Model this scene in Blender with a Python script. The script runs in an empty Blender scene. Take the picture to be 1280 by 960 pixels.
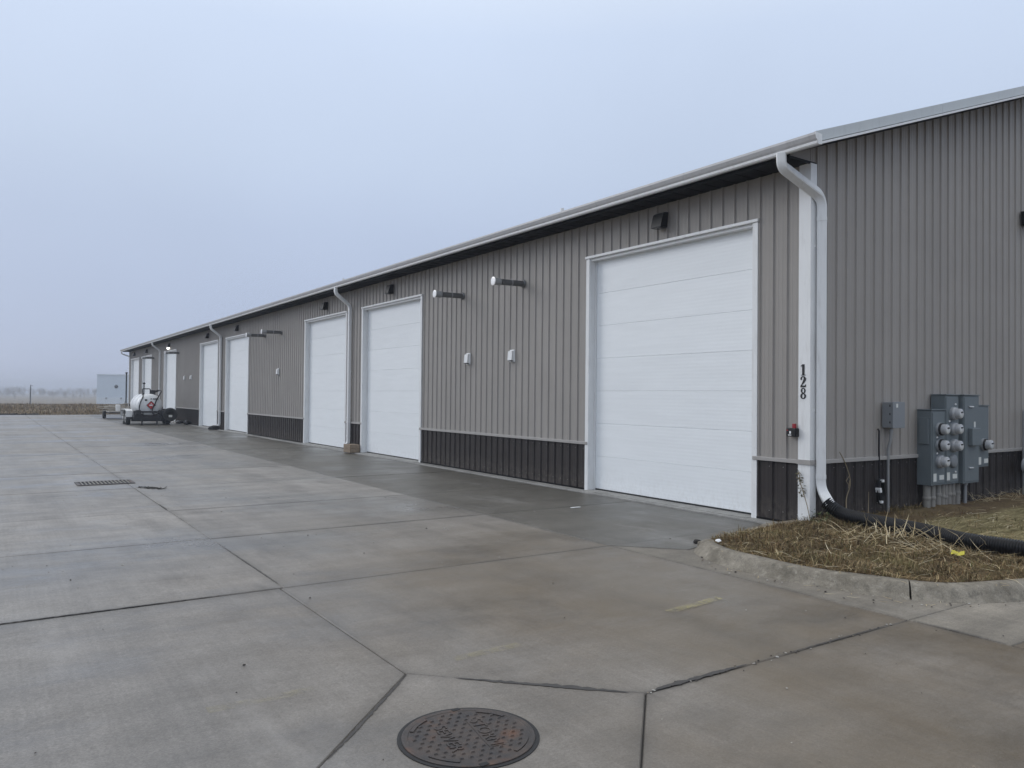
import bpy, bmesh, math, random
from mathutils import Vector, Matrix
R = math.radians
random.seed(7)
scene = bpy.context.scene
COL = scene.collection

# ------------------------------------------------------------------ camera
CAM = Vector((-9.0946, -6.4092, 1.7146))
YAW, PITCH, ROLL, FPX = 0.5916, 0.0159, 0.0102, 972.5
fw = Vector((math.sin(YAW)*math.cos(PITCH), math.cos(YAW)*math.cos(PITCH), math.sin(PITCH)))
rt = Vector((math.cos(YAW), -math.sin(YAW), 0)); up = rt.cross(fw)
r2 = math.cos(ROLL)*rt + math.sin(ROLL)*up; u2 = -math.sin(ROLL)*rt + math.cos(ROLL)*up
cd = bpy.data.cameras.new('camera'); cam = bpy.data.objects.new('camera', cd); COL.objects.link(cam)
mw = Matrix((( r2.x, u2.x, -fw.x, CAM.x), (r2.y, u2.y, -fw.y, CAM.y), (r2.z, u2.z, -fw.z, CAM.z), (0, 0, 0, 1)))
cam.matrix_world = mw
cd.sensor_width = 36; cd.lens = FPX/1280*36; cd.clip_end = 3000; cd.clip_start = 0.05
scene.camera = cam

# ------------------------------------------------------------------ world: foggy overcast sky
SUN_AZ = Vector((-0.60, 0.80, 0.0)).normalized(); SUN_EL = R(24)
w = bpy.data.worlds.new('World'); scene.world = w; w.use_nodes = True
nt = w.node_tree; nt.nodes.clear()
out = nt.nodes.new('ShaderNodeOutputWorld')
sky = nt.nodes.new('ShaderNodeTexSky'); sky.sky_type = 'NISHITA'; sky.sun_disc = False
sky.sun_elevation = SUN_EL; sky.sun_rotation = math.atan2(SUN_AZ.x, SUN_AZ.y)
sky.air_density = 1.0; sky.dust_density = 1.0
bg1 = nt.nodes.new('ShaderNodeBackground'); bg1.inputs['Strength'].default_value = 0.05
hsv = nt.nodes.new('ShaderNodeHueSaturation'); hsv.inputs['Saturation'].default_value = 0.3; hsv.inputs['Value'].default_value = 0.3
nt.links.new(sky.outputs[0], hsv.inputs['Color']); nt.links.new(hsv.outputs[0], bg1.inputs['Color'])
# cloud deck: darker towards the horizon, brighter overhead (overcast distribution)
tc = nt.nodes.new('ShaderNodeTexCoord'); sep = nt.nodes.new('ShaderNodeSeparateXYZ')
nt.links.new(tc.outputs['Generated'], sep.inputs[0])
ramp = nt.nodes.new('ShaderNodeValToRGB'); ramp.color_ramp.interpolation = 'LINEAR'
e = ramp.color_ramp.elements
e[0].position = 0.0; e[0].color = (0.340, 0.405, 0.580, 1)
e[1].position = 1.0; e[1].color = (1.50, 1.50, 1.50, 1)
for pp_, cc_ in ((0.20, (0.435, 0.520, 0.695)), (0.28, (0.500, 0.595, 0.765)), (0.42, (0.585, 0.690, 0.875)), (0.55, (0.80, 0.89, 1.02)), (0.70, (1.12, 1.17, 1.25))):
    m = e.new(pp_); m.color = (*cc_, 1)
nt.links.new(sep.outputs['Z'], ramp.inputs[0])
cn = nt.nodes.new('ShaderNodeTexNoise'); cn.inputs['Scale'].default_value = 2.2; cn.inputs['Detail'].default_value = 3
nt.links.new(tc.outputs['Generated'], cn.inputs['Vector'])
cm = nt.nodes.new('ShaderNodeMapRange'); cm.inputs['From Min'].default_value = 0.3; cm.inputs['From Max'].default_value = 0.7
cm.inputs['To Min'].default_value = 0.96; cm.inputs['To Max'].default_value = 1.04
nt.links.new(cn.outputs['Fac'], cm.inputs['Value'])
vm = nt.nodes.new('ShaderNodeVectorMath'); vm.operation = 'SCALE'
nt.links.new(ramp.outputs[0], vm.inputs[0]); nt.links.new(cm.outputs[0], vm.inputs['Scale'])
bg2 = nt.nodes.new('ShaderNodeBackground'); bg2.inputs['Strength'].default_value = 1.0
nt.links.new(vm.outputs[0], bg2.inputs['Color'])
ad = nt.nodes.new('ShaderNodeAddShader')
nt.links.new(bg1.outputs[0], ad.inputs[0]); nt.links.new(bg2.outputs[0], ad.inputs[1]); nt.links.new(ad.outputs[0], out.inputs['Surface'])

sd = bpy.data.lights.new('sun', 'SUN'); sun = bpy.data.objects.new('sun', sd); COL.objects.link(sun)
sd.energy = 0.8; sd.angle = R(26); sd.color = (1.0, 0.97, 0.93)
sdir = Vector((SUN_AZ.x*math.cos(SUN_EL), SUN_AZ.y*math.cos(SUN_EL), math.sin(SUN_EL)))
sun.rotation_euler = sdir.to_track_quat('Z', 'Y').to_euler()
vs = scene.view_settings
vs.view_transform = 'Standard'; vs.look = 'None'; vs.gamma = 1; vs.use_curve_mapping = False; vs.exposure = 0.0
scene.render.engine = 'CYCLES'
scene.cycles.volume_bounces = 1; scene.cycles.max_bounces = 7; scene.cycles.diffuse_bounces = 4; scene.cycles.glossy_bounces = 3

# ------------------------------------------------------------------ materials
class NT:
    def __init__(s, name):
        s.m = bpy.data.materials.new(name); s.m.use_nodes = True
        s.t = s.m.node_tree; s.t.nodes.clear()
        s.o = s.n('OutputMaterial'); s.b = s.n('BsdfPrincipled'); s.l(s.b.outputs[0], s.o.inputs['Surface'])
        s.geo = s.n('NewGeometry')
    def n(s, k, **kw):
        x = s.t.nodes.new('ShaderNode'+k)
        for a, v in kw.items(): setattr(x, a, v)
        return x
    def l(s, a, b): s.t.links.new(a, b)
    def pos(s, sc=(1, 1, 1), obj=False):
        mp = s.n('Mapping'); mp.inputs['Scale'].default_value = sc
        if obj: s.l(s.n('TexCoord').outputs['Object'], mp.inputs[0])
        else: s.l(s.geo.outputs['Position'], mp.inputs[0])
        return mp.outputs[0]
    def noise(s, vec, scale, detail=4, rough=0.55):
        x = s.n('TexNoise'); x.inputs['Scale'].default_value = scale; x.inputs['Detail'].default_value = detail
        x.inputs['Roughness'].default_value = rough; s.l(vec, x.inputs['Vector']); return x.outputs['Fac']
    def rng(s, v, a, b, c, d):
        x = s.n('MapRange'); x.clamp = True
        for k, q in zip(('From Min', 'From Max', 'To Min', 'To Max'), (a, b, c, d)): x.inputs[k].default_value = q
        s.l(v, x.inputs['Value']); return x.outputs[0]
    def mix(s, f, a, b, mode='MIX'):
        x = s.n('Mix', data_type='RGBA', blend_type=mode)
        for i, v in ((0, f), (6, a), (7, b)):
            if isinstance(v, (int, float)): x.inputs[i].default_value = v
            elif isinstance(v, tuple): x.inputs[i].default_value = (*v[:3], 1)
            else: s.l(v, x.inputs[i])
        return x.outputs[2]
    def mul(s, a, b):
        x = s.n('Math', operation='MULTIPLY')
        for i, v in enumerate((a, b)):
            if isinstance(v, (int, float)): x.inputs[i].default_value = v
            else: s.l(v, x.inputs[i])
        return x.outputs[0]
    def scale(s, col, f):
        x = s.n('VectorMath', operation='SCALE'); s.l(col, x.inputs[0])
        if isinstance(f, (int, float)): x.inputs['Scale'].default_value = f
        else: s.l(f, x.inputs['Scale'])
        return x.outputs[0]
    def color(s, c):
        if isinstance(c, tuple): s.b.inputs['Base Color'].default_value = (*c, 1)
        else: s.l(c, s.b.inputs['Base Color'])
    def rough(s, r):
        if isinstance(r, (int, float)): s.b.inputs['Roughness'].default_value = r
        else: s.l(r, s.b.inputs['Roughness'])
    def bump(s, h, dist=0.002, strength=0.5):
        x = s.n('Bump'); x.inputs['Distance'].default_value = dist; x.inputs['Strength'].default_value = strength
        s.l(h, x.inputs['Height']); s.l(x.outputs[0], s.b.inputs['Normal'])

def paint(name, c, rough=0.45, var=0.06, metal=0.0, dirt=None, nscale=3.0, spec=0.4, grime=0.0):
    """coated / painted surface with slight mottling and optional dirt film"""
    t = NT(name); P = t.pos()
    n = t.noise(P, nscale, 5)
    k = t.rng(n, 0.25, 0.75, 1-var, 1+var)
    col = t.n('RGB'); col.outputs[0].default_value = (*c, 1)
    cc = t.scale(col.outputs[0], k)
    if dirt:
        n2 = t.noise(t.pos((7, 7, 1.2)), 2.0, 6, 0.65)
        cc = t.mix(t.rng(n2, 0.52, 0.8, 0, grime), cc, dirt)
    t.color(cc); t.rough(t.rng(n, 0.3, 0.7, rough-0.06, rough+0.08))
    t.b.inputs['Metallic'].default_value = metal; t.b.inputs['Specular IOR Level'].default_value = spec
    return t.m

def siding_mat(name, c, dirtc, g):
    t = NT(name); P = t.pos()
    col = t.n('RGB'); col.outputs[0].default_value = (*c, 1)
    oi = t.n('ObjectInfo')
    k = t.mul(t.rng(t.noise(P, 1.1, 4), 0.25, 0.75, 0.95, 1.05), t.rng(oi.outputs['Random'], 0, 1, 0.965, 1.035))
    cc = t.scale(col.outputs[0], k)
    run = t.noise(t.pos((9, 9, 0.55)), 1.6, 6, 0.7)
    cc = t.mix(t.rng(run, 0.5, 0.85, 0, g), cc, dirtc)
    # splash dirt near the ground
    sep = t.n('SeparateXYZ'); t.l(t.geo.outputs['Position'], sep.inputs[0])
    low = t.rng(sep.outputs['Z'], 0.0, 0.45, 1.0, 0.0)
    cc = t.mix(t.mul(low, t.rng(t.noise(t.pos((4, 4, 3)), 3, 6, 0.7), 0.4, 0.75, 0.0, 0.55)), cc, (0.20, 0.175, 0.145))
    t.color(cc); t.rough(t.rng(t.noise(P, 5, 4), 0.3, 0.7, 0.45, 0.6)); t.b.inputs['Specular IOR Level'].default_value = 0.25
    t.bump(t.noise(t.pos((1, 1, 0.4)), 1.8, 3), 0.004, 0.35)
    return t.m

def door_mat():
    t = NT('white_door_steel'); P = t.pos()
    col = t.n('RGB'); col.outputs[0].default_value = (0.82, 0.85, 0.865, 1)
    oi = t.n('ObjectInfo')
    k = t.mul(t.rng(t.noise(t.pos((1, 1, 9)), 0.9, 5), 0.25, 0.75, 0.965, 1.03), t.rng(oi.outputs['Random'], 0, 1, 0.985, 1.015))
    cc = t.scale(col.outputs[0], k)
    sep = t.n('SeparateXYZ'); t.l(t.geo.outputs['Position'], sep.inputs[0])
    low = t.rng(sep.outputs['Z'], 0.0, 0.5, 1.0, 0.0)
    cc = t.mix(t.mul(low, t.rng(t.noise(t.pos((5, 5, 3)), 3, 6, 0.7), 0.45, 0.8, 0.0, 0.35)), cc, (0.35, 0.32, 0.27))
    t.color(cc); t.rough(0.42)
    wv = t.n('TexWave', wave_type='BANDS', bands_direction='Z'); wv.inputs['Scale'].default_value = 5.6; wv.inputs['Distortion'].default_value = 0
    t.l(P, wv.inputs['Vector'])
    gr = t.noise(t.pos((1, 2.0, 60)), 2.0, 3)
    mm = t.n('Math', operation='ADD'); t.l(wv.outputs['Fac'], mm.inputs[0]); t.l(t.mul(gr, 0.7), mm.inputs[1])
    t.bump(mm.outputs[0], 0.0009, 0.45)
    return t.m

def concrete(name, a, b, brown=0.0, rlo=0.55, rhi=0.85, streak=0.085, var=0.07, spec=0.4, wet=1.0):
    t = NT(name); P = t.pos()
    n1 = t.noise(P, 0.33, 5, 0.6); n2 = t.noise(P, 2.1, 6, 0.65); n3 = t.noise(P, 80, 4, 0.8); n4 = t.noise(P, 28, 4, 0.7)
    cc = t.mix(t.rng(n1, 0.35, 0.65, 0, 1), a, b)
    cc = t.scale(cc, t.rng(n2, 0.28, 0.72, 0.78, 1.2))
    cc = t.scale(cc, t.rng(n3, 0.3, 0.7, 0.68, 1.32))
    cc = t.scale(cc, t.rng(n4, 0.28, 0.72, 0.84, 1.16))
    oi = t.n('ObjectInfo'); cc = t.scale(cc, t.rng(oi.outputs['Random'], 0, 1, 1-var, 1+var))
    # broom and tyre streaks along the drive
    st = t.noise(t.pos((5.0, 0.16, 1)), 1.6, 6, 0.75)
    cc = t.scale(cc, t.rng(st, 0.3, 0.7, 1-streak, 1+streak))
    st2 = t.noise(t.pos((0.12, 3.0, 1)), 1.2, 5, 0.7)  # bands across the yard: damp stripes plus wet shine painted as tone
    cc = t.scale(cc, t.rng(st2, 0.35, 0.65, 1-streak*1.25, 1+streak*1.25))
    # chalky scuffs, with wet highlights painted into the same pale tone
    sc_ = t.noise(t.pos((1.0, 0.35, 1)), 1.1, 8, 0.72)
    cc = t.mix(t.rng(sc_, 0.54, 0.72, 0, 0.42), cc, (0.34, 0.33, 0.32))
    if brown:
        nb = t.noise(P, 0.42, 6, 0.62)
        sepp = t.n('SeparateXYZ'); t.l(P, sepp.inputs[0])
        wx = t.rng(sepp.outputs['X'], -8.6, -5.0, 0.10, 1.0); wy = t.rng(sepp.outputs['Y'], -0.5, 5.0, 1.0, 0.10)
        cc = t.mix(t.mul(t.mul(wx, wy), t.rng(nb, 0.34, 0.62, 0.42, brown)), cc, (0.112, 0.083, 0.047))
        ng = t.noise(P, 0.9, 7, 0.7)
        cc = t.mix(t.rng(ng, 0.54, 0.74, 0, 0.45), cc, (0.085, 0.08, 0.072))
    # grime washed along the joints
    ja = t.n('Attribute'); ja.attribute_name = 'joint_dirt'
    jd = t.n('Math', operation='POWER'); t.l(ja.outputs['Fac'], jd.inputs[0]); jd.inputs[1].default_value = 2.6
    cc = t.mix(t.mul(jd.outputs[0], t.rng(t.noise(P, 1.3, 6, 0.7), 0.38, 0.66, 0.08, 0.62)), cc, (0.055, 0.05, 0.044))
    # fine drag lines
    dl = t.noise(t.pos((38.0, 0.22, 1)), 1.0, 3, 0.6)
    cc = t.scale(cc, t.rng(dl, 0.3, 0.7, 0.955, 1.045))
    # damp blotches: darker and glossier where water still lies
    wa = t.rng(t.noise(t.pos((0.55, 1.0, 1)), 0.62, 8, 0.68), 0.49, 0.60, 0, 1)
    wb = t.rng(t.noise(t.pos((1.0, 0.30, 1)), 1.9, 7, 0.7), 0.54, 0.66, 0, 1)
    cc = t.mix(t.mul(wa, 0.5*wet), cc, t.scale(cc, 0.66))
    cc = t.mix(t.mul(wb, 0.5*wet), cc, t.scale(cc, 0.70))
    # tyre tracks curving along the drive
    trk = t.n('TexWave', wave_type='BANDS', bands_direction='X'); trk.inputs['Scale'].default_value = 0.17; trk.inputs['Distortion'].default_value = 3.0; trk.inputs['Detail'].default_value = 2.0; trk.inputs['Detail Scale'].default_value = 0.25
    t.l(t.pos((1, 0.35, 1)), trk.inputs['Vector'])
    cc = t.mix(t.mul(t.rng(trk.outputs['Fac'], 0.80, 0.97, 0, 0.34*wet), t.rng(t.noise(P, 1.4, 6, 0.7), 0.35, 0.65, 0.2, 1)), cc, t.scale(cc, 0.62))
    # dark specks and pits
    vo = t.n('TexVoronoi'); vo.inputs['Scale'].default_value = 5.5; t.l(P, vo.inputs['Vector'])
    sp = t.rng(vo.outputs['Distance'], 0.02, 0.06, 0.5, 0.0)
    cc = t.mix(t.mul(sp, t.rng(t.noise(P, 1.7, 3), 0.5, 0.6, 0, 1)), cc, (0.03, 0.028, 0.026))
    rr_ = t.n('Math', operation='SUBTRACT'); rr_.use_clamp = True; t.l(t.rng(n1, 0.35, 0.7, rlo, rhi), rr_.inputs[0]); t.l(t.mul(wa, 0.20*wet), rr_.inputs[1])
    t.color(cc); t.rough(rr_.outputs[0]); t.b.inputs['Specular IOR Level'].default_value = spec
    hh = t.n('Math', operation='ADD'); t.l(n3, hh.inputs[0]); t.l(t.mul(n4, 1.5), hh.inputs[1])
    t.bump(hh.outputs[0], 0.004, 0.45)
    return t.m

def curb_mat():
    t = NT('weathered_curb'); P = t.pos()
    n1 = t.noise(P, 2.2, 6, 0.7); n2 = t.noise(P, 11, 6, 0.75); n3 = t.noise(P, 120, 2, 0.6)
    cc = t.mix(t.rng(n1, 0.36, 0.64, 0, 1), (0.150, 0.134, 0.106), (0.262, 0.238, 0.196))
    cc = t.mix(t.rng(n2, 0.52, 0.68, 0, 0.65), cc, (0.36, 0.335, 0.285))
    cc = t.mix(t.rng(n2, 0.47, 0.32, 0, 0.6), cc, (0.09, 0.085, 0.072))
    dr = t.noise(t.pos((16, 16, 0.6)), 1.3, 4, 0.7)
    cc = t.mix(t.rng(dr, 0.55, 0.7, 0, 0.45), cc, (0.085, 0.08, 0.07))
    cc = t.scale(cc, t.rng(n3, 0.25, 0.75, 0.78, 1.22))
    t.color(cc); t.rough(0.85); t.b.inputs['Specular IOR Level'].default_value = 0.3
    h = t.n('Math', operation='ADD'); t.l(n3, h.inputs[0]); t.l(t.mul(n2, 3.0), h.inputs[1]); t.bump(h.outputs[0], 0.008, 0.6)
    return t.m

def island_mat(name, cols, rough=0.85, clump=False):
    t = NT(name); rp = t.n('ValToRGB'); rp.color_ramp.interpolation = 'CONSTANT'
    el = rp.color_ramp.elements; n = len(cols)
    el[0].color = (*cols[0], 1); el[1].position = 1/n; el[1].color = (*cols[1], 1)
    for i in range(2, n): q = el.new(i/n); q.color = (*cols[i], 1)
    t.l(t.geo.outputs['Random Per Island'], rp.inputs[0]); cc = rp.outputs[0]
    if clump:
        cc = t.scale(cc, t.rng(t.noise(t.pos(), 3.2, 4, 0.6), 0.3, 0.7, 0.5, 1.2))
        cc = t.mix(t.rng(t.noise(t.pos(), 1.5, 4, 0.6), 0.5, 0.68, 0, 0.55), cc, (0.115, 0.105, 0.04))
        cc = t.mix(t.rng(t.noise(t.pos((1, 1.2, 1)), 2.1, 4, 0.6), 0.54, 0.7, 0, 0.5), cc, (0.10, 0.055, 0.025))
    t.color(cc); t.rough(rough)
    t.b.inputs['Specular IOR Level'].default_value = 0.2
    return t.m

def soil_mat():
    t = NT('bed_soil'); P = t.pos()
    n1 = t.noise(P, 1.4, 7, 0.7); n2 = t.noise(P, 24, 5, 0.7)
    cc = t.mix(t.rng(n1, 0.35, 0.65, 0, 1), (0.085, 0.058, 0.036), (0.15, 0.115, 0.065))
    st = t.noise(t.pos((0.9, 8, 1)), 2.4, 6, 0.7)
    sepp = t.n('SeparateXYZ'); t.l(P, sepp.inputs[0])
    mat_zone = t.mul(t.rng(sepp.outputs['Y'], -0.75, -0.95, 0, 1), t.rng(sepp.outputs['X'], 0.15, 0.5, 0, 1))
    green = t.mix(t.rng(st, 0.42, 0.66, 0, 1), (0.130, 0.112, 0.055), (0.35, 0.30, 0.165))
    cc = t.mix(t.mul(mat_zone, 0.92), cc, green)
    cc = t.scale(cc, t.rng(n2, 0.25, 0.75, 0.65, 1.35))
    t.color(cc); t.rough(0.95); t.b.inputs['Specular IOR Level'].default_value = 0.1
    t.bump(n2, 0.03, 0.8)
    return t.m

def field_mat():
    t = NT('field_earth'); P = t.pos()
    n1 = t.noise(P, 0.06, 6, 0.65); n2 = t.noise(P, 1.1, 6, 0.7)
    cc = t.mix(t.rng(n1, 0.35, 0.65, 0, 1), (0.13, 0.10, 0.065), (0.20, 0.165, 0.11))
    cc = t.scale(cc, t.rng(n2, 0.3, 0.7, 0.65, 1.35)); t.color(cc); t.rough(0.95)
    t.b.inputs['Specular IOR Level'].default_value = 0.1
    return t.m

def iron_mat():
    t = NT('cast_iron'); P = t.pos()
    n1 = t.noise(P, 9, 6, 0.7); n2 = t.noise(P, 90, 4, 0.7)
    cc = t.mix(t.rng(n1, 0.35, 0.7, 0, 1), (0.045, 0.042, 0.042), (0.085, 0.066, 0.055))
    cc = t.mix(t.rng(t.noise(P, 5.2, 5), 0.55, 0.72, 0, 0.6), cc, (0.15, 0.068, 0.035))
    cc = t.scale(cc, t.rng(n2, 0.25, 0.75, 0.75, 1.25))
    t.color(cc); t.rough(0.55); t.b.inputs['Metallic'].default_value = 0.35; t.bump(n2, 0.002, 0.6)
    return t.m

def wood_mat(name, a, b):
    t = NT(name); n = t.noise(t.pos((18, 3, 18)), 1.5, 5, 0.6)
    t.color(t.mix(t.rng(n, 0.3, 0.7, 0, 1), a, b)); t.rough(0.8); return t.m

def emit(name, c, s):
    t = NT(name); t.b.inputs['Emission Color'].default_value = (*c, 1); t.b.inputs['Emission Strength'].default_value = s
    t.color(c); return t.m

MT = dict(
    siding=siding_mat('taupe_siding', (0.318, 0.298, 0.277), (0.25, 0.23, 0.21), 0.40),
    wains=siding_mat('charcoal_siding', (0.031, 0.026, 0.025), (0.05, 0.044, 0.04), 0.4),
    trim=paint('white_trim', (0.76, 0.77, 0.77), 0.4, 0.03, dirt=(0.36, 0.34, 0.31), grime=0.35),
    band=paint('grey_trim', (0.34, 0.325, 0.31), 0.4, 0.05),
    gutter=paint('gutter_metal', (0.50, 0.50, 0.51), 0.35, 0.05, dirt=(0.30, 0.29, 0.28), grime=0.5),
    rake=paint('rake_metal', (0.50, 0.53, 0.54), 0.35, 0.04, dirt=(0.36, 0.36, 0.36), grime=0.4),
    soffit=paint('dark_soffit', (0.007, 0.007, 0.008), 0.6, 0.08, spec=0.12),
    core=paint('wall_core', (0.05, 0.05, 0.05), 0.8, 0.05),
    roof=paint('roof_steel', (0.25, 0.25, 0.25), 0.5, 0.05),
    door=door_mat(),
    seal=paint('black_rubber', (0.018, 0.018, 0.019), 0.7, 0.1),
    blackm=paint('black_metal', (0.016, 0.016, 0.019), 0.42, 0.1),
    black=paint('black_plastic', (0.008, 0.008, 0.0095), 0.42, 0.1, spec=0.3),
    lens=paint('lamp_lens', (0.55, 0.55, 0.52), 0.2, 0.03),
    darklens=paint('unlit_lens', (0.05, 0.05, 0.052), 0.25, 0.03),
    lit=emit('lit_lens', (1.0, 0.97, 0.9), 4.0),
    pipeblack=paint('black_polyethylene', (0.0055, 0.0055, 0.0065), 0.42, 0.1, spec=0.3),
    galv=paint('galvanized_pipe', (0.16, 0.165, 0.17), 0.4, 0.15, metal=0.6, nscale=14),
    silver=paint('bright_cap', (0.78, 0.78, 0.78), 0.3, 0.05, metal=0.25),
    white=paint('white_plastic', (0.74, 0.75, 0.75), 0.45, 0.03),
    sticker=paint('paper_sticker', (0.62, 0.63, 0.60), 0.6, 0.06),
    cab=paint('cabinet_grey', (0.132, 0.157, 0.170), 0.45, 0.05, dirt=(0.09, 0.10, 0.105), grime=0.4),
    jbox=paint('box_grey', (0.205, 0.22, 0.235), 0.42, 0.04),
    meterbody=paint('meter_body', (0.37, 0.38, 0.395), 0.22, 0.08, spec=0.6, nscale=22),
    meterface=paint('meter_face', (0.58, 0.59, 0.59), 0.3, 0.06),
    pvc=paint('grey_conduit', (0.235, 0.225, 0.205), 0.55, 0.12, dirt=(0.12, 0.095, 0.07), grime=0.6),
    steel=paint('steel_conduit', (0.33, 0.34, 0.35), 0.4, 0.08, metal=0.4),
    red=paint('red_plastic', (0.28, 0.015, 0.025), 0.4, 0.05),
    placred=paint('placard_red', (0.42, 0.03, 0.035), 0.45, 0.05),
    digits=paint('black_vinyl', (0.012, 0.012, 0.014), 0.5, 0.05),
    tank=paint('tank_white', (0.70, 0.72, 0.73), 0.35, 0.05, dirt=(0.4, 0.36, 0.3), grime=0.4),
    tyre=paint('tyre_rubber', (0.02, 0.02, 0.02), 0.8, 0.15),
    rim=paint('white_rim', (0.62, 0.63, 0.63), 0.4, 0.06),
    weath=wood_mat('grey_timber', (0.30, 0.28, 0.25), (0.45, 0.43, 0.39)),
    tan=wood_mat('tan_block', (0.20, 0.15, 0.105), (0.28, 0.22, 0.16)),
    iron=iron_mat(),
    rust=paint('rusty_plate', (0.17, 0.085, 0.035), 0.6, 0.3, nscale=25),
    slab=concrete('yard_concrete', (0.168, 0.160, 0.149), (0.222, 0.211, 0.198), brown=0.9, rlo=0.42, rhi=0.75, spec=0.5),
    damp=concrete('damp_concrete', (0.092, 0.086, 0.073), (0.112, 0.104, 0.089), rlo=0.38, rhi=0.62, streak=0.05, var=0.03, spec=0.5, wet=0.5),
    pan=concrete('gutter_concrete', (0.165, 0.148, 0.122), (0.22, 0.20, 0.168), rlo=0.6, rhi=0.9, streak=0.1),
    curb=curb_mat(),
    bar_sheen=concrete('pale_bar_sheen', (0.19, 0.178, 0.156), (0.255, 0.24, 0.21), rlo=0.6, rhi=0.9, streak=0.08),  # pale tone for the grate bars, wet shine put into the colour
    strip=concrete('foundation_concrete', (0.26, 0.255, 0.24), (0.31, 0.305, 0.29), rlo=0.6, rhi=0.9, var=0.02),
    joint=paint('joint_filler', (0.034, 0.032, 0.030), 0.8, 0.2),
    sealer=paint('old_sealant', (0.055, 0.052, 0.05), 0.8, 0.25, nscale=12),
    soil=soil_mat(), field=field_mat(),
    paintline=None,
    grass=island_mat('dry_grass', [(0.17, 0.115, 0.055), (0.25, 0.18, 0.09), (0.11, 0.075, 0.035), (0.10, 0.095, 0.035), (0.38, 0.29, 0.16), (0.16, 0.14, 0.06), (0.21, 0.125, 0.055), (0.06, 0.042, 0.024), (0.42, 0.33, 0.19), (0.13, 0.085, 0.04)], clump=True),
    straw=island_mat('pale_straw', [(0.50, 0.41, 0.25), (0.60, 0.52, 0.35), (0.40, 0.31, 0.18), (0.66, 0.60, 0.45)]),
    weed=island_mat('field_weeds', [(0.15, 0.105, 0.065), (0.22, 0.165, 0.10), (0.10, 0.075, 0.05), (0.28, 0.22, 0.145), (0.17, 0.13, 0.09), (0.12, 0.105, 0.06)]),
    fog_paled_bark=island_mat('fog_paled_branches', [(0.33, 0.315, 0.30), (0.38, 0.36, 0.34), (0.29, 0.275, 0.26)]),  # branches lightened, part of the fog fade is painted into the colour
    stone=island_mat('pebble_mix', [(0.10, 0.09, 0.08), (0.36, 0.34, 0.31), (0.05, 0.045, 0.04), (0.22, 0.19, 0.15), (0.04, 0.035, 0.03), (0.40, 0.39, 0.36)]),
    leaf=island_mat('green_weed', [(0.05, 0.075, 0.03), (0.075, 0.09, 0.04), (0.12, 0.115, 0.06)]),
    deadleaf=island_mat('dead_leaves', [(0.16, 0.14, 0.10), (0.09, 0.08, 0.06), (0.24, 0.21, 0.16), (0.07, 0.07, 0.045)]),
    twig=paint('dead_stem', (0.21, 0.17, 0.11), 0.8, 0.2),
    yellow=paint('yellow_wrapper', (0.48, 0.43, 0.05), 0.5, 0.3, nscale=40),
    farwall=paint('pale_blue_metal', (0.54, 0.62, 0.71), 0.5, 0.03),  # pale blue metal, lightened further with fog fade painted in
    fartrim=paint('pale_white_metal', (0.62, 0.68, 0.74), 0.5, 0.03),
    asphalt=paint('asphalt', (0.05, 0.05, 0.052), 0.85, 0.2),
    mulch=paint('black_earth', (0.02, 0.018, 0.016), 0.95, 0.3),
)
def worn_paint():
    t = NT('worn_yellow_paint'); P = t.pos()
    n = t.noise(P, 9, 6, 0.75); n2 = t.noise(P, 60, 3, 0.7)
    oi = t.n('ObjectInfo')
    a = t.mul(t.rng(n, 0.42, 0.60, 0.05, 1.0), t.rng(n2, 0.35, 0.6, 0.15, 1.0))
    # object colour alpha channel carries how much of the paint is left
    t.color((0.38, 0.34, 0.16)); t.rough(0.8)
    t.l(t.mul(a, oi.outputs['Alpha']), t.b.inputs['Alpha'])
    return t.m
MT['paintline'] = worn_paint()

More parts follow.
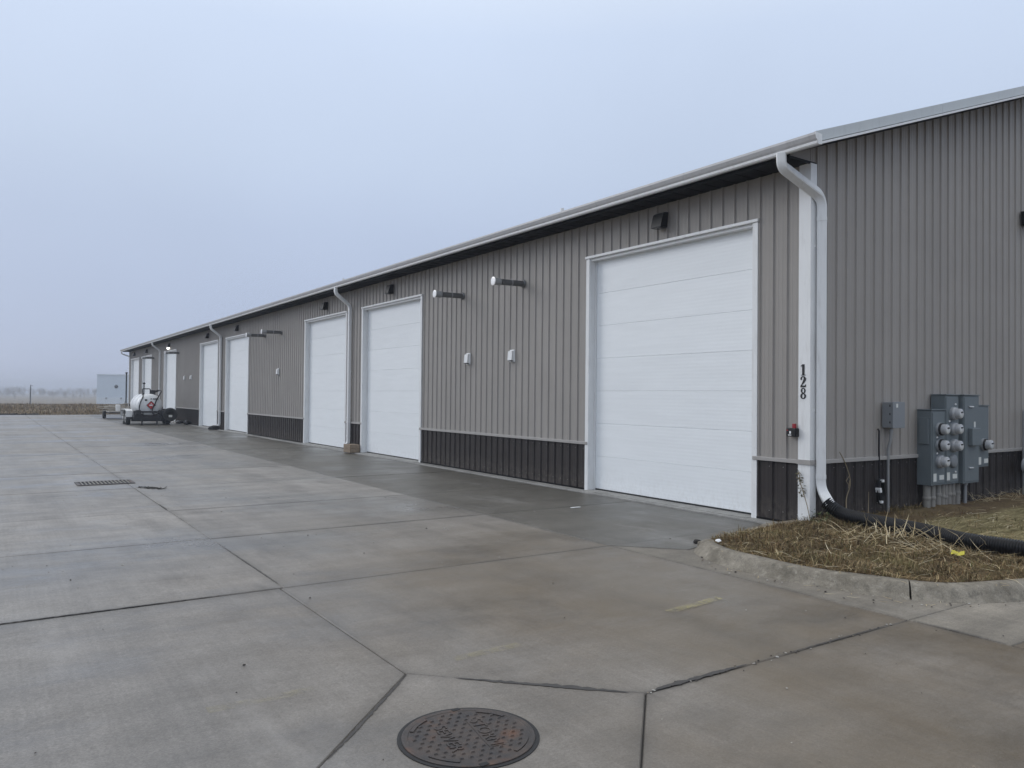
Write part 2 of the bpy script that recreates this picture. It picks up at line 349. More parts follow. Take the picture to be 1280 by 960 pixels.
# ------------------------------------------------------------------ mesh helper
class MB:
    def __init__(s): s.v = []; s.f = []; s.sm = []
    def add(s, vs, fs, smooth=False):
        o = len(s.v); s.v += [tuple(x) for x in vs]; s.f += [tuple(i+o for i in f) for f in fs]; s.sm += [smooth]*len(fs); return s
    def box(s, x0, x1, y0, y1, z0, z1):
        return s.add([(x0,y0,z0),(x1,y0,z0),(x1,y1,z0),(x0,y1,z0),(x0,y0,z1),(x1,y0,z1),(x1,y1,z1),(x0,y1,z1)],
                     [(0,3,2,1),(4,5,6,7),(0,1,5,4),(1,2,6,5),(2,3,7,6),(3,0,4,7)])
    def cbox(s, x0, x1, y0, y1, z0, z1, c=0.01):
        bm = bmesh.new(); bmesh.ops.create_cube(bm, size=1)
        for v in bm.verts: v.co = Vector((x0+(v.co.x+.5)*(x1-x0), y0+(v.co.y+.5)*(y1-y0), z0+(v.co.z+.5)*(z1-z0)))
        bmesh.ops.bevel(bm, geom=bm.edges[:]+bm.verts[:], offset=c, segments=2, affect='EDGES', profile=0.5)
        bm.verts.index_update(); s.add([v.co[:] for v in bm.verts], [[v.index for v in f.verts] for f in bm.faces]); bm.free(); return s
    def prism(s, poly, z0, z1):
        n = len(poly)
        vs = [(x, y, z0) for x, y in poly]+[(x, y, z1) for x, y in poly]
        fs = [tuple(range(n-1, -1, -1)), tuple(range(n, 2*n))]+[(i, (i+1) % n, n+(i+1) % n, n+i) for i in range(n)]
        return s.add(vs, fs)
    def quadstrip(s, A, B, smooth=False):
        n = len(A); return s.add(list(A)+list(B), [(i, i+1, n+i+1, n+i) for i in range(n-1)], smooth)
    def sweep(s, rings, cap=True, smooth=True, closed=True):
        n = len(rings[0]); vs = [p for r in rings for p in r]; fs = []
        for k in range(len(rings)-1):
            for i in range(n if closed else n-1):
                j = (i+1) % n; fs.append((k*n+i, k*n+j, (k+1)*n+j, (k+1)*n+i))
        s.add(vs, fs, smooth)
        if cap: s.add(rings[0], [tuple(range(n-1, -1, -1))]); s.add(rings[-1], [tuple(range(n))])
        return s
    def cyl(s, p0, p1, r0, r1=None, n=14, cap=True):
        r1 = r0 if r1 is None else r1; return s.tube([p0, p1], [r0, r1], n, cap)
    def tube(s, path, r, n=10, cap=True, upv=None):
        P = [Vector(p) for p in path]; rr = r if isinstance(r, (list, tuple)) else [r]*len(P); rings = []
        u = None
        for i, p in enumerate(P):
            d = ((P[i+1]-p).normalized() if i < len(P)-1 else Vector((0,0,0))) + ((p-P[i-1]).normalized() if i else Vector((0,0,0)))
            d.normalize()
            if u is None:
                a = Vector((0,0,1)) if abs(d.z) < 0.9 else Vector((1,0,0)); u = d.cross(a).normalized()
            else: u = (u - d*u.dot(d)).normalized()
            w_ = d.cross(u); k = 1.0
            rings.append([tuple(p+(u*math.cos(t)+w_*math.sin(t))*rr[i]) for t in [2*math.pi*j/n for j in range(n)]])
        return s.sweep(rings, cap)
    def rtube(s, path, a, b, side, cap=True):
        """rectangular tube; side = constant width direction, a = half width along side, b = half depth"""
        P = [Vector(p) for p in path]; S = Vector(side).normalized(); rings = []
        for i, p in enumerate(P):
            d1 = (P[i+1]-p).normalized() if i < len(P)-1 else None; d0 = (p-P[i-1]).normalized() if i else None
            d = ((d1 or Vector((0,0,0)))+(d0 or Vector((0,0,0)))).normalized()
            k = 1.0
            if d0 and d1: k = 1/max(0.5, math.sqrt((1+d0.dot(d1))/2))
            sd_ = (S-d*S.dot(d)).normalized(); N = d.cross(sd_).normalized()
            ch = 0.78
            pr = [(1,ch),(ch,1),(-ch,1),(-1,ch),(-1,-ch),(-ch,-1),(ch,-1),(1,-ch)]
            rings.append([tuple(p+sd_*a*x+N*b*k*y) for x, y in pr])
        return s.sweep(rings, cap, smooth=False)
    def lathe(s, org, axis, prof, n=20, smooth=True):
        org = Vector(org); ax = Vector(axis).normalized(); a = Vector((0,0,1)) if abs(ax.z) < 0.9 else Vector((1,0,0))
        u = ax.cross(a).normalized(); w_ = ax.cross(u)
        rings = [[tuple(org+ax*h+(u*math.cos(t)+w_*math.sin(t))*max(r, 1e-4)) for t in [2*math.pi*j/n for j in range(n)]] for h, r in prof]
        return s.sweep(rings, True, smooth)
    def build(s, name, mat, parent=None, org=(0,0,0)):
        me = bpy.data.meshes.new(name); O = Vector(org)
        me.from_pydata([tuple(Vector(v)-O) for v in s.v], [], s.f)
        me.polygons.foreach_set('use_smooth', s.sm); me.materials.append(MT[mat]); me.update()
        bm = bmesh.new(); bm.from_mesh(me); bmesh.ops.recalc_face_normals(bm, faces=bm.faces[:]); bm.to_mesh(me); bm.free()
        return link(name, me, parent, O if parent is None else None)
def link(name, me, parent=None, loc=None):
    o = bpy.data.objects.new(name, me); COL.objects.link(o)
    if parent is not None: o.parent = parent
    if loc is not None: o.location = loc
    return o
def tag(o, label, cat, group=None):
    o['label'] = label; o['category'] = cat
    if group: o['group'] = group
    return o
def thing(name, loc, label, cat, group=None):
    o = bpy.data.objects.new(name, None); COL.objects.link(o); o.location = loc; o.empty_display_size = 0.1
    return tag(o, label, cat, group)
def struct(o): o['kind'] = 'structure'; return o
def stuff(o): o['kind'] = 'stuff'; return o
def copy_tree(o, parent=None):
    c = o.copy(); COL.objects.link(c); c.parent = parent
    for ch in list(o.children): copy_tree(ch, c)
    return c
def text_mesh(body, size, depth):
    cu = bpy.data.curves.new('lettering', 'FONT'); cu.body = body; cu.size = size; cu.extrude = depth; cu.align_x = 'CENTER'; cu.align_y = 'CENTER'
    ob = bpy.data.objects.new('lettering', cu); COL.objects.link(ob)
    bpy.context.view_layer.update()
    me = bpy.data.meshes.new_from_object(ob.evaluated_get(bpy.context.evaluated_depsgraph_get()))
    bpy.data.objects.remove(ob); bpy.data.curves.remove(cu); return me

# ================================================================== SETTING
def grid_surface(x0, x1, y0, y1, nx, ny, zf):
    m = MB(); vs = [(x0+(x1-x0)*i/nx, y0+(y1-y0)*j/ny) for j in range(ny+1) for i in range(nx+1)]
    m.add([(x, y, zf(x, y)) for x, y in vs], [(j*(nx+1)+i, j*(nx+1)+i+1, (j+1)*(nx+1)+i+1, (j+1)*(nx+1)+i) for j in range(ny) for i in range(nx)], True)
    return m
def zg(x, y):
    # flat around the yard, falling away beyond the road on the far side
    if y < 62: return -0.14
    if y < 70: return -0.14+0.05*(y-62)/8
    if y < 126: return -0.09+0.11*math.sin((y-70)/56*math.pi)*0.6
    return -0.09-min(3.4, (y-126)*0.06)
ys = [-400, -60, 0, 30, 60, 62, 66, 70, 80, 90, 98, 106, 112, 118, 122, 126, 135, 150, 182, 260, 400, 700, 1400, 2400]
xs = [-1500, -600, -250, -100, -40, -15, 0, 20, 60, 160, 400, 900, 1800]
g = MB(); n = len(xs)
g.add([(x, y, zg(x, y)) for y in ys for x in xs], [(j*n+i, j*n+i+1, (j+1)*n+i+1, (j+1)*n+i) for j in range(len(ys)-1) for i in range(n-1)], True)
struct(g.build('ground', 'field'))
# dark road on the far side of the field
rd = MB(); rd.add([(-300, 121, -0.05), (300, 121, -0.05), (300, 125.5, -0.05), (-300, 125.5, -0.05)], [(0, 1, 2, 3)])
struct(rd.build('road', 'asphalt'))

# --- concrete yard: slabs with open joints over a dark filler sheet
pv = MB(); pv.add([(-15, -13, -0.015), (26, -13, -0.015), (26, 60.6, -0.015), (-15, 60.6, -0.015)], [(0, 1, 2, 3)])
pav = struct(pv.build('pavement', 'joint'))
def inset(poly, d):
    out_ = []; n = len(poly)
    area = sum(poly[i][0]*poly[(i+1) % n][1]-poly[(i+1) % n][0]*poly[i][1] for i in range(n))
    if area < 0: poly = poly[::-1]
    for i in range(n):
        a, b, c = Vector(poly[i-1]), Vector(poly[i]), Vector(poly[(i+1) % n])
        d0 = (b-a).normalized(); d1 = (c-b).normalized()
        n0 = Vector((-d0.y, d0.x)); n1 = Vector((-d1.y, d1.x)); bis = (n0+n1).normalized()
        out_.append(tuple(b+bis*d/max(0.35, bis.dot(n0))))
    return out_
def slab(poly, mat, gap=0.0045, z=0.0):
    p0 = inset(poly, gap); p1 = inset(poly, gap+0.006); p2 = inset(poly, 0.14)
    n = len(p0); dz = random.uniform(-0.003, 0.003)+z
    vs = [(x, y, -0.04) for x, y in p0]+[(x, y, -0.007+dz) for x, y in p0]+[(x, y, dz) for x, y in p1]+[(x, y, dz) for x, y in p2]
    fs = []
    for k in range(3): fs += [(k*n+i, k*n+(i+1) % n, (k+1)*n+(i+1) % n, (k+1)*n+i) for i in range(n)]
    fs.append(tuple(range(3*n, 4*n)))
    m = MB(); m.add(vs, fs); o = m.build('slab', mat, pav)
    at = o.data.attributes.new('joint_dirt', 'FLOAT', 'POINT')
    at.data.foreach_set('value', [1.0]*(3*n)+[0.0]*n)
    return o
XL = [-14.4, -10.7, -6.9, -3.1, -0.24]
YL = [-12.2, -9.1, -6.1, -3.08, 0.45, 3.2, 5.75, 9.0, 12.1]
while YL[-1] < 58: YL.append(YL[-1]+3.02)
YL[-1] = 60.4
DC = (-6.93, -3.08); HD = 1.03
for j in range(len(YL)-1):
    y0, y1 = YL[j], YL[j+1]
    for i in range(4):
        x0, x1 = XL[i], XL[i+1]
        damp = i == 3 and j >= 4
        if i == 3 and j < 4: continue
        poly = [(x0, y0), (x1, y0), (x1, y1), (x0, y1)]
        if j in (2, 3) and i in (1, 2):
            cx, cy = DC
            if i == 1 and j == 3: poly = [(x0, cy), (cx-HD, cy), (cx, cy+HD), (cx, y1), (x0, y1)]
            if i == 2 and j == 3: poly = [(cx+HD, cy), (x1, cy), (x1, y1), (cx, y1), (cx, cy+HD)]
            if i == 1 and j == 2: poly = [(x0, y0), (cx, y0), (cx, cy-HD), (cx-HD, cy), (x0, cy)]
            if i == 2 and j == 2: poly = [(cx, y0), (x1, y0), (x1, cy), (cx+HD, cy), (cx, cy-HD)]
        slab(poly, 'damp' if damp else 'slab')
slab([(DC[0], DC[1]-HD), (DC[0]+HD, DC[1]), (DC[0], DC[1]+HD), (DC[0]-HD, DC[1])], 'slab')
# apron end beside the planting island, gutter pan along the curb and slabs in front of the gable
slab([(-3.1, 0.45), (-2.5, -0.2), (-0.24, 0.2), (-0.24, 0.45)], 'damp', 0.003)
slab([(-3.1, 0.45), (-3.1, -1.3), (-3.1, -3.08), (-1.4, -3.08), (-1.4, 0.02), (-2.5, -0.2)], 'pan', 0.003)
slab([(-3.1, -3.08), (-3.1, -3.82), (1.0, -3.9), (1.0, -3.08)], 'pan', 0.004)
slab([(1.0, -3.9), (9, -3.9), (9, -3.08), (1.0, -3.08)], 'pan', 0.004)
slab([(-3.1, -3.82), (-3.1, -6.1), (1.0, -6.1), (1.0, -3.9)], 'slab')
slab([(1.0, -6.1), (5.0, -6.1), (5.0, -3.9), (1.0, -3.9)], 'slab'); slab([(5.0, -6.1), (9, -6.1), (9, -3.9), (5.0, -3.9)], 'slab')
for a in (-3.1, 1.0, 5.0): slab([(a, -9.1), (a+4.05, -9.1), (a+4.05, -6.1), (a, -6.1)] if a > 0 else [(-3.1, -9.1), (1.0, -9.1), (1.0, -6.1), (-3.1, -6.1)], 'slab')
# worn yellow stall lines
for (a, b, al) in (((-4.56, -1.93), (-3.86, -1.85), 0.8), ((-6.56, -1.99), (-6.02, -1.97), 0.26), ((-8.09, -2.0), (-7.5, -2.01), 0.2)):
    m = MB(); h = 0.045
    m.add([(a[0], a[1]-h, 0.0065), (b[0], b[1]-h, 0.0065), (b[0], b[1]+h, 0.0065), (a[0], a[1]+h, 0.0065)], [(0, 1, 2, 3)])
    o = m.build('painted_line', 'paintline', pav); o.color = (1, 1, 1, al)
# old sealant smeared over some joints
def sealant(a, b, w0, w1, seed):
    rg = random.Random(seed); A = Vector(a); B = Vector(b); d = (B-A).normalized(); nn = Vector((-d.y, d.x)); N = int((B-A).length/0.03)
    Lf, Rt = [], []
    for k in range(N+1):
        t = k/N; env = math.sin(math.pi*min(1, max(0, t)))**0.6; ww = (w0+(w1-w0)*t)*env
        p = A+(B-A)*t; Lf.append((*(p+nn*(ww*rg.uniform(0.3, 1.0)+0.001)), 0.0055)); Rt.append((*(p-nn*(ww*rg.uniform(0.15, 0.6)+0.001)), 0.0055))
    m = MB(); m.quadstrip(Lf, Rt); m.build('joint_sealant', 'sealer', pav)
sealant((-6.72, -2.29), (-5.98, -3.03), 0.028, 0.05, 1); sealant((-5.85, -3.08), (-5.0, -3.08), 0.05, 0.02, 2); sealant((-6.94, -2.08), (-7.75, -2.89), 0.012, 0.016, 3)
sealant((-4.6, -3.08), (-3.4, -3.08), 0.008, 0.012, 4); sealant((-6.9, 2.9), (-6.9, 0.6), 0.008, 0.012, 5); sealant((-9.3, 0.45), (-7.3, 0.45), 0.016, 0.014, 6); sealant((-3.1, -3.1), (-3.1, -3.78), 0.010, 0.008, 7); sealant((-6.9, 6.6), (-6.9, 5.9), 0.01, 0.02, 8)
# pale foundation ledge along the wall foot
fm = MB(); fm.cbox(-0.237, 0.012, 0.0, 60.5, -0.06, 0.022, 0.006)
struct(fm.build('foundation_ledge', 'strip'))

# --- curb round the planting island
FOOT = [(-2.40, -0.24), (-2.56, -0.40), (-2.70, -0.68), (-2.80, -1.05), (-2.83, -1.35), (-2.80, -1.70), (-2.72, -2.1), (-2.60, -2.48), (-2.42, -2.80), (-2.14, -3.06), (-1.78, -3.24), (-1.35, -3.35), (-0.8, -3.41), (0.0, -3.44), (2.0, -3.45), (5.0, -3.45), (8.9, -3.45)]
def smoothpath(pts, k=4):
    o = []
    for i in range(len(pts)-1):
        p0, p1, p2, p3 = [Vector(pts[max(0, min(len(pts)-1, q))]) for q in (i-1, i, i+1, i+2)]
        for t in [q/k for q in range(k)]:
            o.append(0.5*((2*p1)+(p2-p0)*t+(2*p0-5*p1+4*p2-p3)*t*t+(3*p1-p0-3*p2+p3)*t**3))
    o.append(Vector(pts[-1])); return o
FP = smoothpath(FOOT, 5)
curb_root = bpy.data.objects.new('curb', None); COL.objects.link(curb_root); struct(curb_root)
def off(path, d):
    o = []
    for i, p in enumerate(path):
        t = (path[min(i+1, len(path)-1)]-path[max(i-1, 0)]).normalized(); o.append(p+Vector((-t.y, t.x))*d)
    return o
def curb_seg(P):
    prof = [(-0.05, -0.04), (-0.03, 0.004), (0.005, 0.026), (0.035, 0.075), (0.06, 0.108), (0.09, 0.124), (0.12, 0.128), (0.19, 0.128), (0.20, 0.09), (0.20, -0.04)]
    rings = []
    for i, p in enumerate(P):
        t = (P[min(i+1, len(P)-1)]-P[max(i-1, 0)]).normalized(); nn = Vector((-t.y, t.x))
        wob = 0.006*math.sin(p.x*5.1+p.y*7.3)
        rings.append([(p.x+nn.x*(d+wob*(z > 0.05)), p.y+nn.y*(d+wob*(z > 0.05)), z+(0.006*math.sin(p.x*3.7-p.y*4.4) if z > 0.05 else 0)) for d, z in prof])
    m = MB(); m.sweep(rings, True, True); return m.build('curb_stone', 'curb', curb_root)
# joints where the photograph shows the open cut, then every 3 m
cut = min(range(len(FP)), key=lambda i: (FP[i]-Vector((-2.45, -2.76))).length)
P1 = FP[:cut+1]; P2 = FP[cut:]
P1[-1] = P1[-1]+(P1[-2]-P1[-1]).normalized()*0.009; P2[0] = P2[0]+(P2[1]-P2[0]).normalized()*0.009
c2 = min(range(len(P2)), key=lambda i: (P2[i]-Vector((2.0, -3.45))).length)
P2a = P2[:c2+1]; P2b = P2[c2:]; P2b[0] = P2b[0]+Vector((0.012, 0))
for P in (P1, P2a, P2b): curb_seg(P)
# low edging between the island and the apron
m = MB(); m.cbox(-0.06, 0.06, 0, 1.66, -0.04, 0.085, 0.02); ed = m.build('edging_stone', 'curb', curb_root); ed.location = (-2.36, -0.27, 0); ed.rotation_euler = (0, 0, R(-76.5))
m = MB(); m.cbox(-0.80, -0.10, 0.02, 0.16, -0.03, 0.10, 0.015); m.build('edging_stone', 'curb', curb_root)

# --- planting bed
BK = off(FP, 0.195)
def zbed(x, y):
    return 0.100+0.018*math.sin(x*2.3+1)*math.cos(y*2.9)+0.012*math.sin(x*7+y*5)+0.008*math.sin(x*17-y*13)
bedpoly = [(-0.02, 0.02), (-0.75, 0.03)]+[(-2.22, -0.28)]+[(p.x, p.y) for p in BK[3:]]+[(8.9, 0.02)]
bm = bmesh.new()
f0 = bm.faces.new([bm.verts.new((x, y, 0.0)) for x, y in bedpoly])
# cut it into a fine grid so that it can undulate
for ax in (0, 1):
    lo, hi = ((-2.9, 8.9), (-3.5, 0.1))[ax]; k = lo
    while k < hi:
        co = [0, 0, 0]; co[ax] = k; no = [0, 0, 0]; no[ax] = 1
        bmesh.ops.bisect_plane(bm, geom=bm.verts[:]+bm.edges[:]+bm.faces[:], plane_co=co, plane_no=no); k += 0.11
for v in bm.verts: v.co.z = zbed(v.co.x, v.co.y)
for f in bm.faces: f.smooth = True
me = bpy.data.meshes.new('planting_bed'); bm.to_mesh(me); bm.free(); me.materials.append(MT['soil'])
struct(link('planting_bed', me))
def in_poly(x, y, poly):
    c = False; n = len(poly); j = n-1
    for i in range(n):
        if ((poly[i][1] > y) != (poly[j][1] > y)) and (x < (poly[j][0]-poly[i][0])*(y-poly[i][1])/(poly[j][1]-poly[i][1])+poly[i][0]): c = not c
        j = i
    return c

# ================================================================== WAREHOUSE
L = 60.96; Wd = 18.3; PITCHR = 1/3.0; RIB = 0.2286; ZW = 4.88
bld = thing('warehouse', (0, 0, 0), 'long grey ribbed metal building with white overhead doors and dark wainscot', 'building')
DOORS = [0.83, 11.2, 16.19, 27.05, 32.35, 42.4, 50.7, 56.05]; DW = 3.84; DH = 4.285
def zroof(X): return 5.08+PITCHR*min(X, Wd-X)
# structural wall cores
wl = MB(); prev = 0.012
for d in DOORS+[L]:
    wl.box(0.012, 0.16, prev, d if d < L else L-0.012, 0.0, ZW+0.05); prev = d+DW
for d in DOORS: wl.box(0.012, 0.16, d, d+DW, DH, ZW+0.05)
wall_l = wl.build('front_wall', 'core', bld)
def gable_core(y0, y1):
    m = MB(); pr = [(0.163, 0.0), (Wd-0.012, 0.0), (Wd-0.012, zroof(0)), (Wd/2, zroof(Wd/2)), (0.163, zroof(0.163))]
    nn = len(pr); m.add([(x, y0, z) for x, z in pr]+[(x, y1, z) for x, z in pr], [tuple(range(nn)), tuple(range(2*nn-1, nn-1, -1))]+[(i, (i+1) % nn, nn+(i+1) % nn, nn+i) for i in range(nn)]); return m
wall_g = gable_core(0.012, 0.15).build('gable_wall', 'core', bld)
gable_core(L-0.15, L-0.012).build('rear_gable_wall', 'siding', bld)
m = MB(); m.box(Wd-0.16, Wd-0.013, 0.155, L-0.155, 0, ZW); m.build('back_wall', 'siding', bld)

# ribbed sheets, cached by shape
cache = {}
def profile(a, b, phase):
    pts = [(a, 0.0)]
    k = math.floor((a-phase)/RIB)-1
    while phase+k*RIB < b+RIB:
        c = phase+k*RIB
        for du, d in ((-0.022, 0), (-0.010, 0.023), (0.010, 0.023), (0.022, 0), (0.066, 0), (0.074, 0.0022), (0.086, 0.0022), (0.094, 0), (0.135, 0), (0.143, 0.0022), (0.155, 0.0022), (0.163, 0)):
            u = c+du
            if a+1e-4 < u < b-1e-4: pts.append((u, d))
        k += 1
    pts.append((b, 0.0)); return pts
def sheet(kind, a, b, z0, ztop, phase, parent, mat, name):
    key = (kind, round((a-phase) % RIB, 3), round(b-a, 3), round(z0, 3), round(ztop(a), 3), round(ztop(b), 3), mat)
    if key not in cache:
        pr = profile(a, b, phase); mb = MB()
        if kind == 'long': A = [(-d, u-a, z0) for u, d in pr]; B = [(-d, u-a, ztop(u)) for u, d in pr]
        else: A = [(u-a, -d, z0) for u, d in pr]; B = [(u-a, -d, ztop(u)) for u, d in pr]
        mb.quadstrip(A, B)
        me = bpy.data.meshes.new(name); me.from_pydata(mb.v, [], mb.f); me.materials.append(MT[mat]); me.update(); cache[key] = me
    return link(name, cache[key], parent, (0, a, 0) if kind == 'long' else (a, 0, 0))
PHL = 0.1298; PHG = 0.5918 % RIB
SHW = 4*RIB
def spans(lo, hi, start):
    k = start
    while k+SHW <= lo: k += SHW
    while k < hi-1e-3:
        a, b = max(k, lo), min(k+SHW, hi)
        if b-a > 0.02: yield a, b
        k += SHW
ZB = 0.86
prev = 0.0
for d in DOORS+[L]:
    for a, b in spans(prev, d, -0.02):
        sheet('long', a, b, 0.03, lambda u: ZB, PHL, wall_l, 'wains', 'wainscot_panel')
        sheet('long', a, b, ZB+0.03, lambda u: ZW, PHL, wall_l, 'siding', 'siding_panel')
    prev = d+DW
for d in DOORS:
    for a, b in spans(d, d+DW, -0.02):
        sheet('long', a, b, DH-0.01, lambda u: ZW, PHL, wall_l, 'siding', 'siding_panel')
for a, b in spans(0.0, Wd, -0.05):
    if a < Wd/2 < b: halves = [(a, Wd/2), (Wd/2, b)]
    else: halves = [(a, b)]
    for a_, b_ in halves:
        sheet('gable', a_, b_, 0.05, lambda u: ZB, PHG, wall_g, 'wains', 'wainscot_panel')
        sheet('gable', a_, b_, ZB+0.03, zroof, PHG, wall_g, 'siding', 'siding_panel')
# screws
sc = MB()
def screw(p, ax):
    x, y, z = p; r = 0.0075; h = 0.006
    if ax == 'x': sc.add([(x, y-r, z), (x, y, z-r), (x, y+r, z), (x, y, z+r), (x-h, y, z)], [(0,1,4),(1,2,4),(2,3,4),(3,0,4)])
    else: sc.add([(x-r, y, z), (x, y, z-r), (x+r, y, z), (x, y, z+r), (x, y-h, z)], [(0,1,4),(1,2,4),(2,3,4),(3,0,4)])
for zr in (0.16, 0.78, 0.98, 1.62, 2.35, 3.08, 3.81, 4.54):
    k = 0
    while PHL+k*RIB < 20:
        y = PHL+k*RIB+0.05; k += 1
        if any(d-0.02 < y < d+DW+0.02 for d in DOORS) and zr < DH+0.05: continue
        if y > 0.17: screw((-0.001, y, zr+random.uniform(-.008, .008)), 'x')
    k = 0
    while PHG+k*RIB < 9:
        x = PHG+k*RIB-0.042; k += 1
        if x > 0.12: screw((x, -0.001, zr+random.uniform(-.008, .008)), 'y')
for zr in (5.1, 5.75, 6.4, 7.1):
    k = 0
    while PHG+k*RIB < 9:
        x = PHG+k*RIB-0.042; k += 1
        if x > 0.12 and zr < zroof(x)-0.1: screw((x, -0.001, zr+random.uniform(-.008, .008)), 'y')
stuff(sc.build('screws', 'band', bld))
# wainscot cap trim
prev = -0.045
for d in DOORS+[L]:
    m = MB(); m.cbox(-0.047, 0.0, prev-(0.07 if prev > 0 else 0), (d+0.07) if d < L else L, ZB-0.012, ZB+0.042, 0.006); prev = d+DW
    m.build('trim_band', 'band', wall_l)
m = MB(); m.cbox(0.002, Wd, -0.045, 0.0, ZB-0.012, ZB+0.042, 0.006)
m.build('trim_band', 'band', wall_g)
# drip base trim
prev = 0.16
for d in DOORS+[L]:
    m = MB(); m.box(-0.031, 0.0, prev, d, 0.024, 0.05); prev = d+DW
    m.build('base_trim', 'soffit', wall_l)
m = MB(); m.box(0.12, Wd, -0.031, 0.0, 0.03, 0.05)
m.build('base_trim', 'soffit', wall_g)
# corner posts
def corner(y_in, y_out, zt, x1=0.10):
    m = MB(); lo, hi = sorted((y_in, y_out)); s = 1 if y_in > y_out else -1
    pts = [(-0.032, y_in), (-0.032, y_out), (x1, y_out), (x1, y_out+s*0.028), (-0.004, y_out+s*0.028), (-0.004, y_in)]
    m.prism(pts, 0.03, zt); return m
cp = corner(0.15, -0.032, ZW-0.002); cp.build('corner_post', 'trim', bld)
corner(L-0.15, L+0.032, ZW-0.002).build('corner_post', 'trim', bld)
m = MB(); m.box(-0.05, 0.115, -0.05, 0.16, ZB-0.016, ZB+0.046); m.build('trim_corner_cap', 'band', bld)

# soffit, fascia, roof
OV = 0.46; RO = 0.45
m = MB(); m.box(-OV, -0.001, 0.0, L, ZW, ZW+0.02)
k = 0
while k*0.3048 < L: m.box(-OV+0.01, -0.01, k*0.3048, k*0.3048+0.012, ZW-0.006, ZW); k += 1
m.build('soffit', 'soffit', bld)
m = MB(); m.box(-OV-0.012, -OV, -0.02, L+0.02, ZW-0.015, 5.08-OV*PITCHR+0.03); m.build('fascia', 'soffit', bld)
def slope_slab(x0, x1, y0, y1, dz0, dz1, xr=False):
    m = MB(); f = (lambda x: 5.08+PITCHR*x) if not xr else (lambda x: 5.08+PITCHR*(Wd-x))
    m.add([(x0,y0,f(x0)+dz0),(x1,y0,f(x1)+dz0),(x1,y1,f(x1)+dz0),(x0,y1,f(x0)+dz0),(x0,y0,f(x0)+dz1),(x1,y0,f(x1)+dz1),(x1,y1,f(x1)+dz1),(x0,y1,f(x0)+dz1)],
          [(0,3,2,1),(4,5,6,7),(0,1,5,4),(1,2,6,5),(2,3,7,6),(3,0,4,7)]); return m
rf = slope_slab(-OV-0.03, Wd/2, -RO+0.03, L+RO-0.03, 0.02, 0.165).build('roof', 'roof', bld)
slope_slab(Wd/2, Wd+OV+0.03, -RO+0.03, L+RO-0.03, 0.02, 0.165, True).build('roof', 'roof', bld)
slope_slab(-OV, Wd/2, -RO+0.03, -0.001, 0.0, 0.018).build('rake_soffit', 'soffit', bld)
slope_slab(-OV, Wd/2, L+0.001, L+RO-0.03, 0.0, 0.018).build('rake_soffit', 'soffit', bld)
# eave returns: the small siding-clad triangle between flat and sloped soffit
m = MB(); m.add([(-OV, 0.004, ZW+0.02), (0.0, 0.004, ZW+0.02), (0.0, 0.004, 5.08), (-OV, 0.004, 5.08-OV*PITCHR)], [(0, 1, 2, 3)]); m.build('eave_return', 'siding', bld)
m = MB(); m.box(-OV, 0.10, -0.022, 0.0, ZW-0.012, ZW+0.02); m.build('eave_return_trim', 'soffit', bld)
m = MB(); m.add([(-OV, L-0.004, ZW+0.02), (0.0, L-0.004, ZW+0.02), (0.0, L-0.004, 5.08), (-OV, L-0.004, 5.08-OV*PITCHR)], [(0, 1, 2, 3)]); m.build('eave_return', 'siding', bld)
# rake trim: wide band over a folded lip, in 3 m lengths
def rake(y0, s):
    seg = 3.05; x = -OV-0.06
    while x < Wd/2:
        x1 = min(x+seg, Wd/2); a = x+0.004
        m = slope_slab(a, x1, *sorted((y0+s*0.004, y0+s*0.032)), 0.048, 0.185)
        m.v += []; o = m.build('rake_trim', 'rake', bld)
        l = slope_slab(a, x1, *sorted((y0-s*0.022, y0+s*0.028)), 0.006, 0.036); l.build('rake_lip', 'trim', o)
        x = x1
rake(-RO, 1); rake(L+RO, -1)
# gutter in lengths with sleeves, end caps
GP = [(-0.474, 5.045), (-0.474, 4.915), (-0.548, 4.908), (-0.562, 4.925), (-0.566, 4.945), (-0.590, 4.975), (-0.612, 5.02), (-0.612, 5.05), (-0.600, 5.052), (-0.600, 5.03), (-0.485, 4.925), (-0.482, 5.045)]
def gut(y0, y1):
    m = MB(); m.sweep([[(x, y0, z) for x, z in GP], [(x, y1, z) for x, z in GP]], True, False); return m
y = -0.50; gk = 0
while y < L+0.49:
    y1 = min(y+12.4, L+0.5); o = gut(y+0.002, y1-0.002).build('gutter', 'gutter', bld)
    m = MB(); m.sweep([[(x, q, z) for x, z in ((-0.55, 4.904), (-0.568, 4.92), (-0.572, 4.946), (-0.571, 4.95), (-0.565, 4.945), (-0.561, 4.926), (-0.548, 4.909))] for q in (y+0.004, y1-0.004)], True, False); m.build('gutter_lip', 'trim', o)
    y = y1
for yy in (-0.502, L+0.502):
    m = MB(); m.prism([(x, z) for x, z in GP[:8]], 0, 0.004)
    m.v = [(x, yy+q, z) for x, z, q in m.v]; m.build('gutter_end_cap', 'trim', bld)

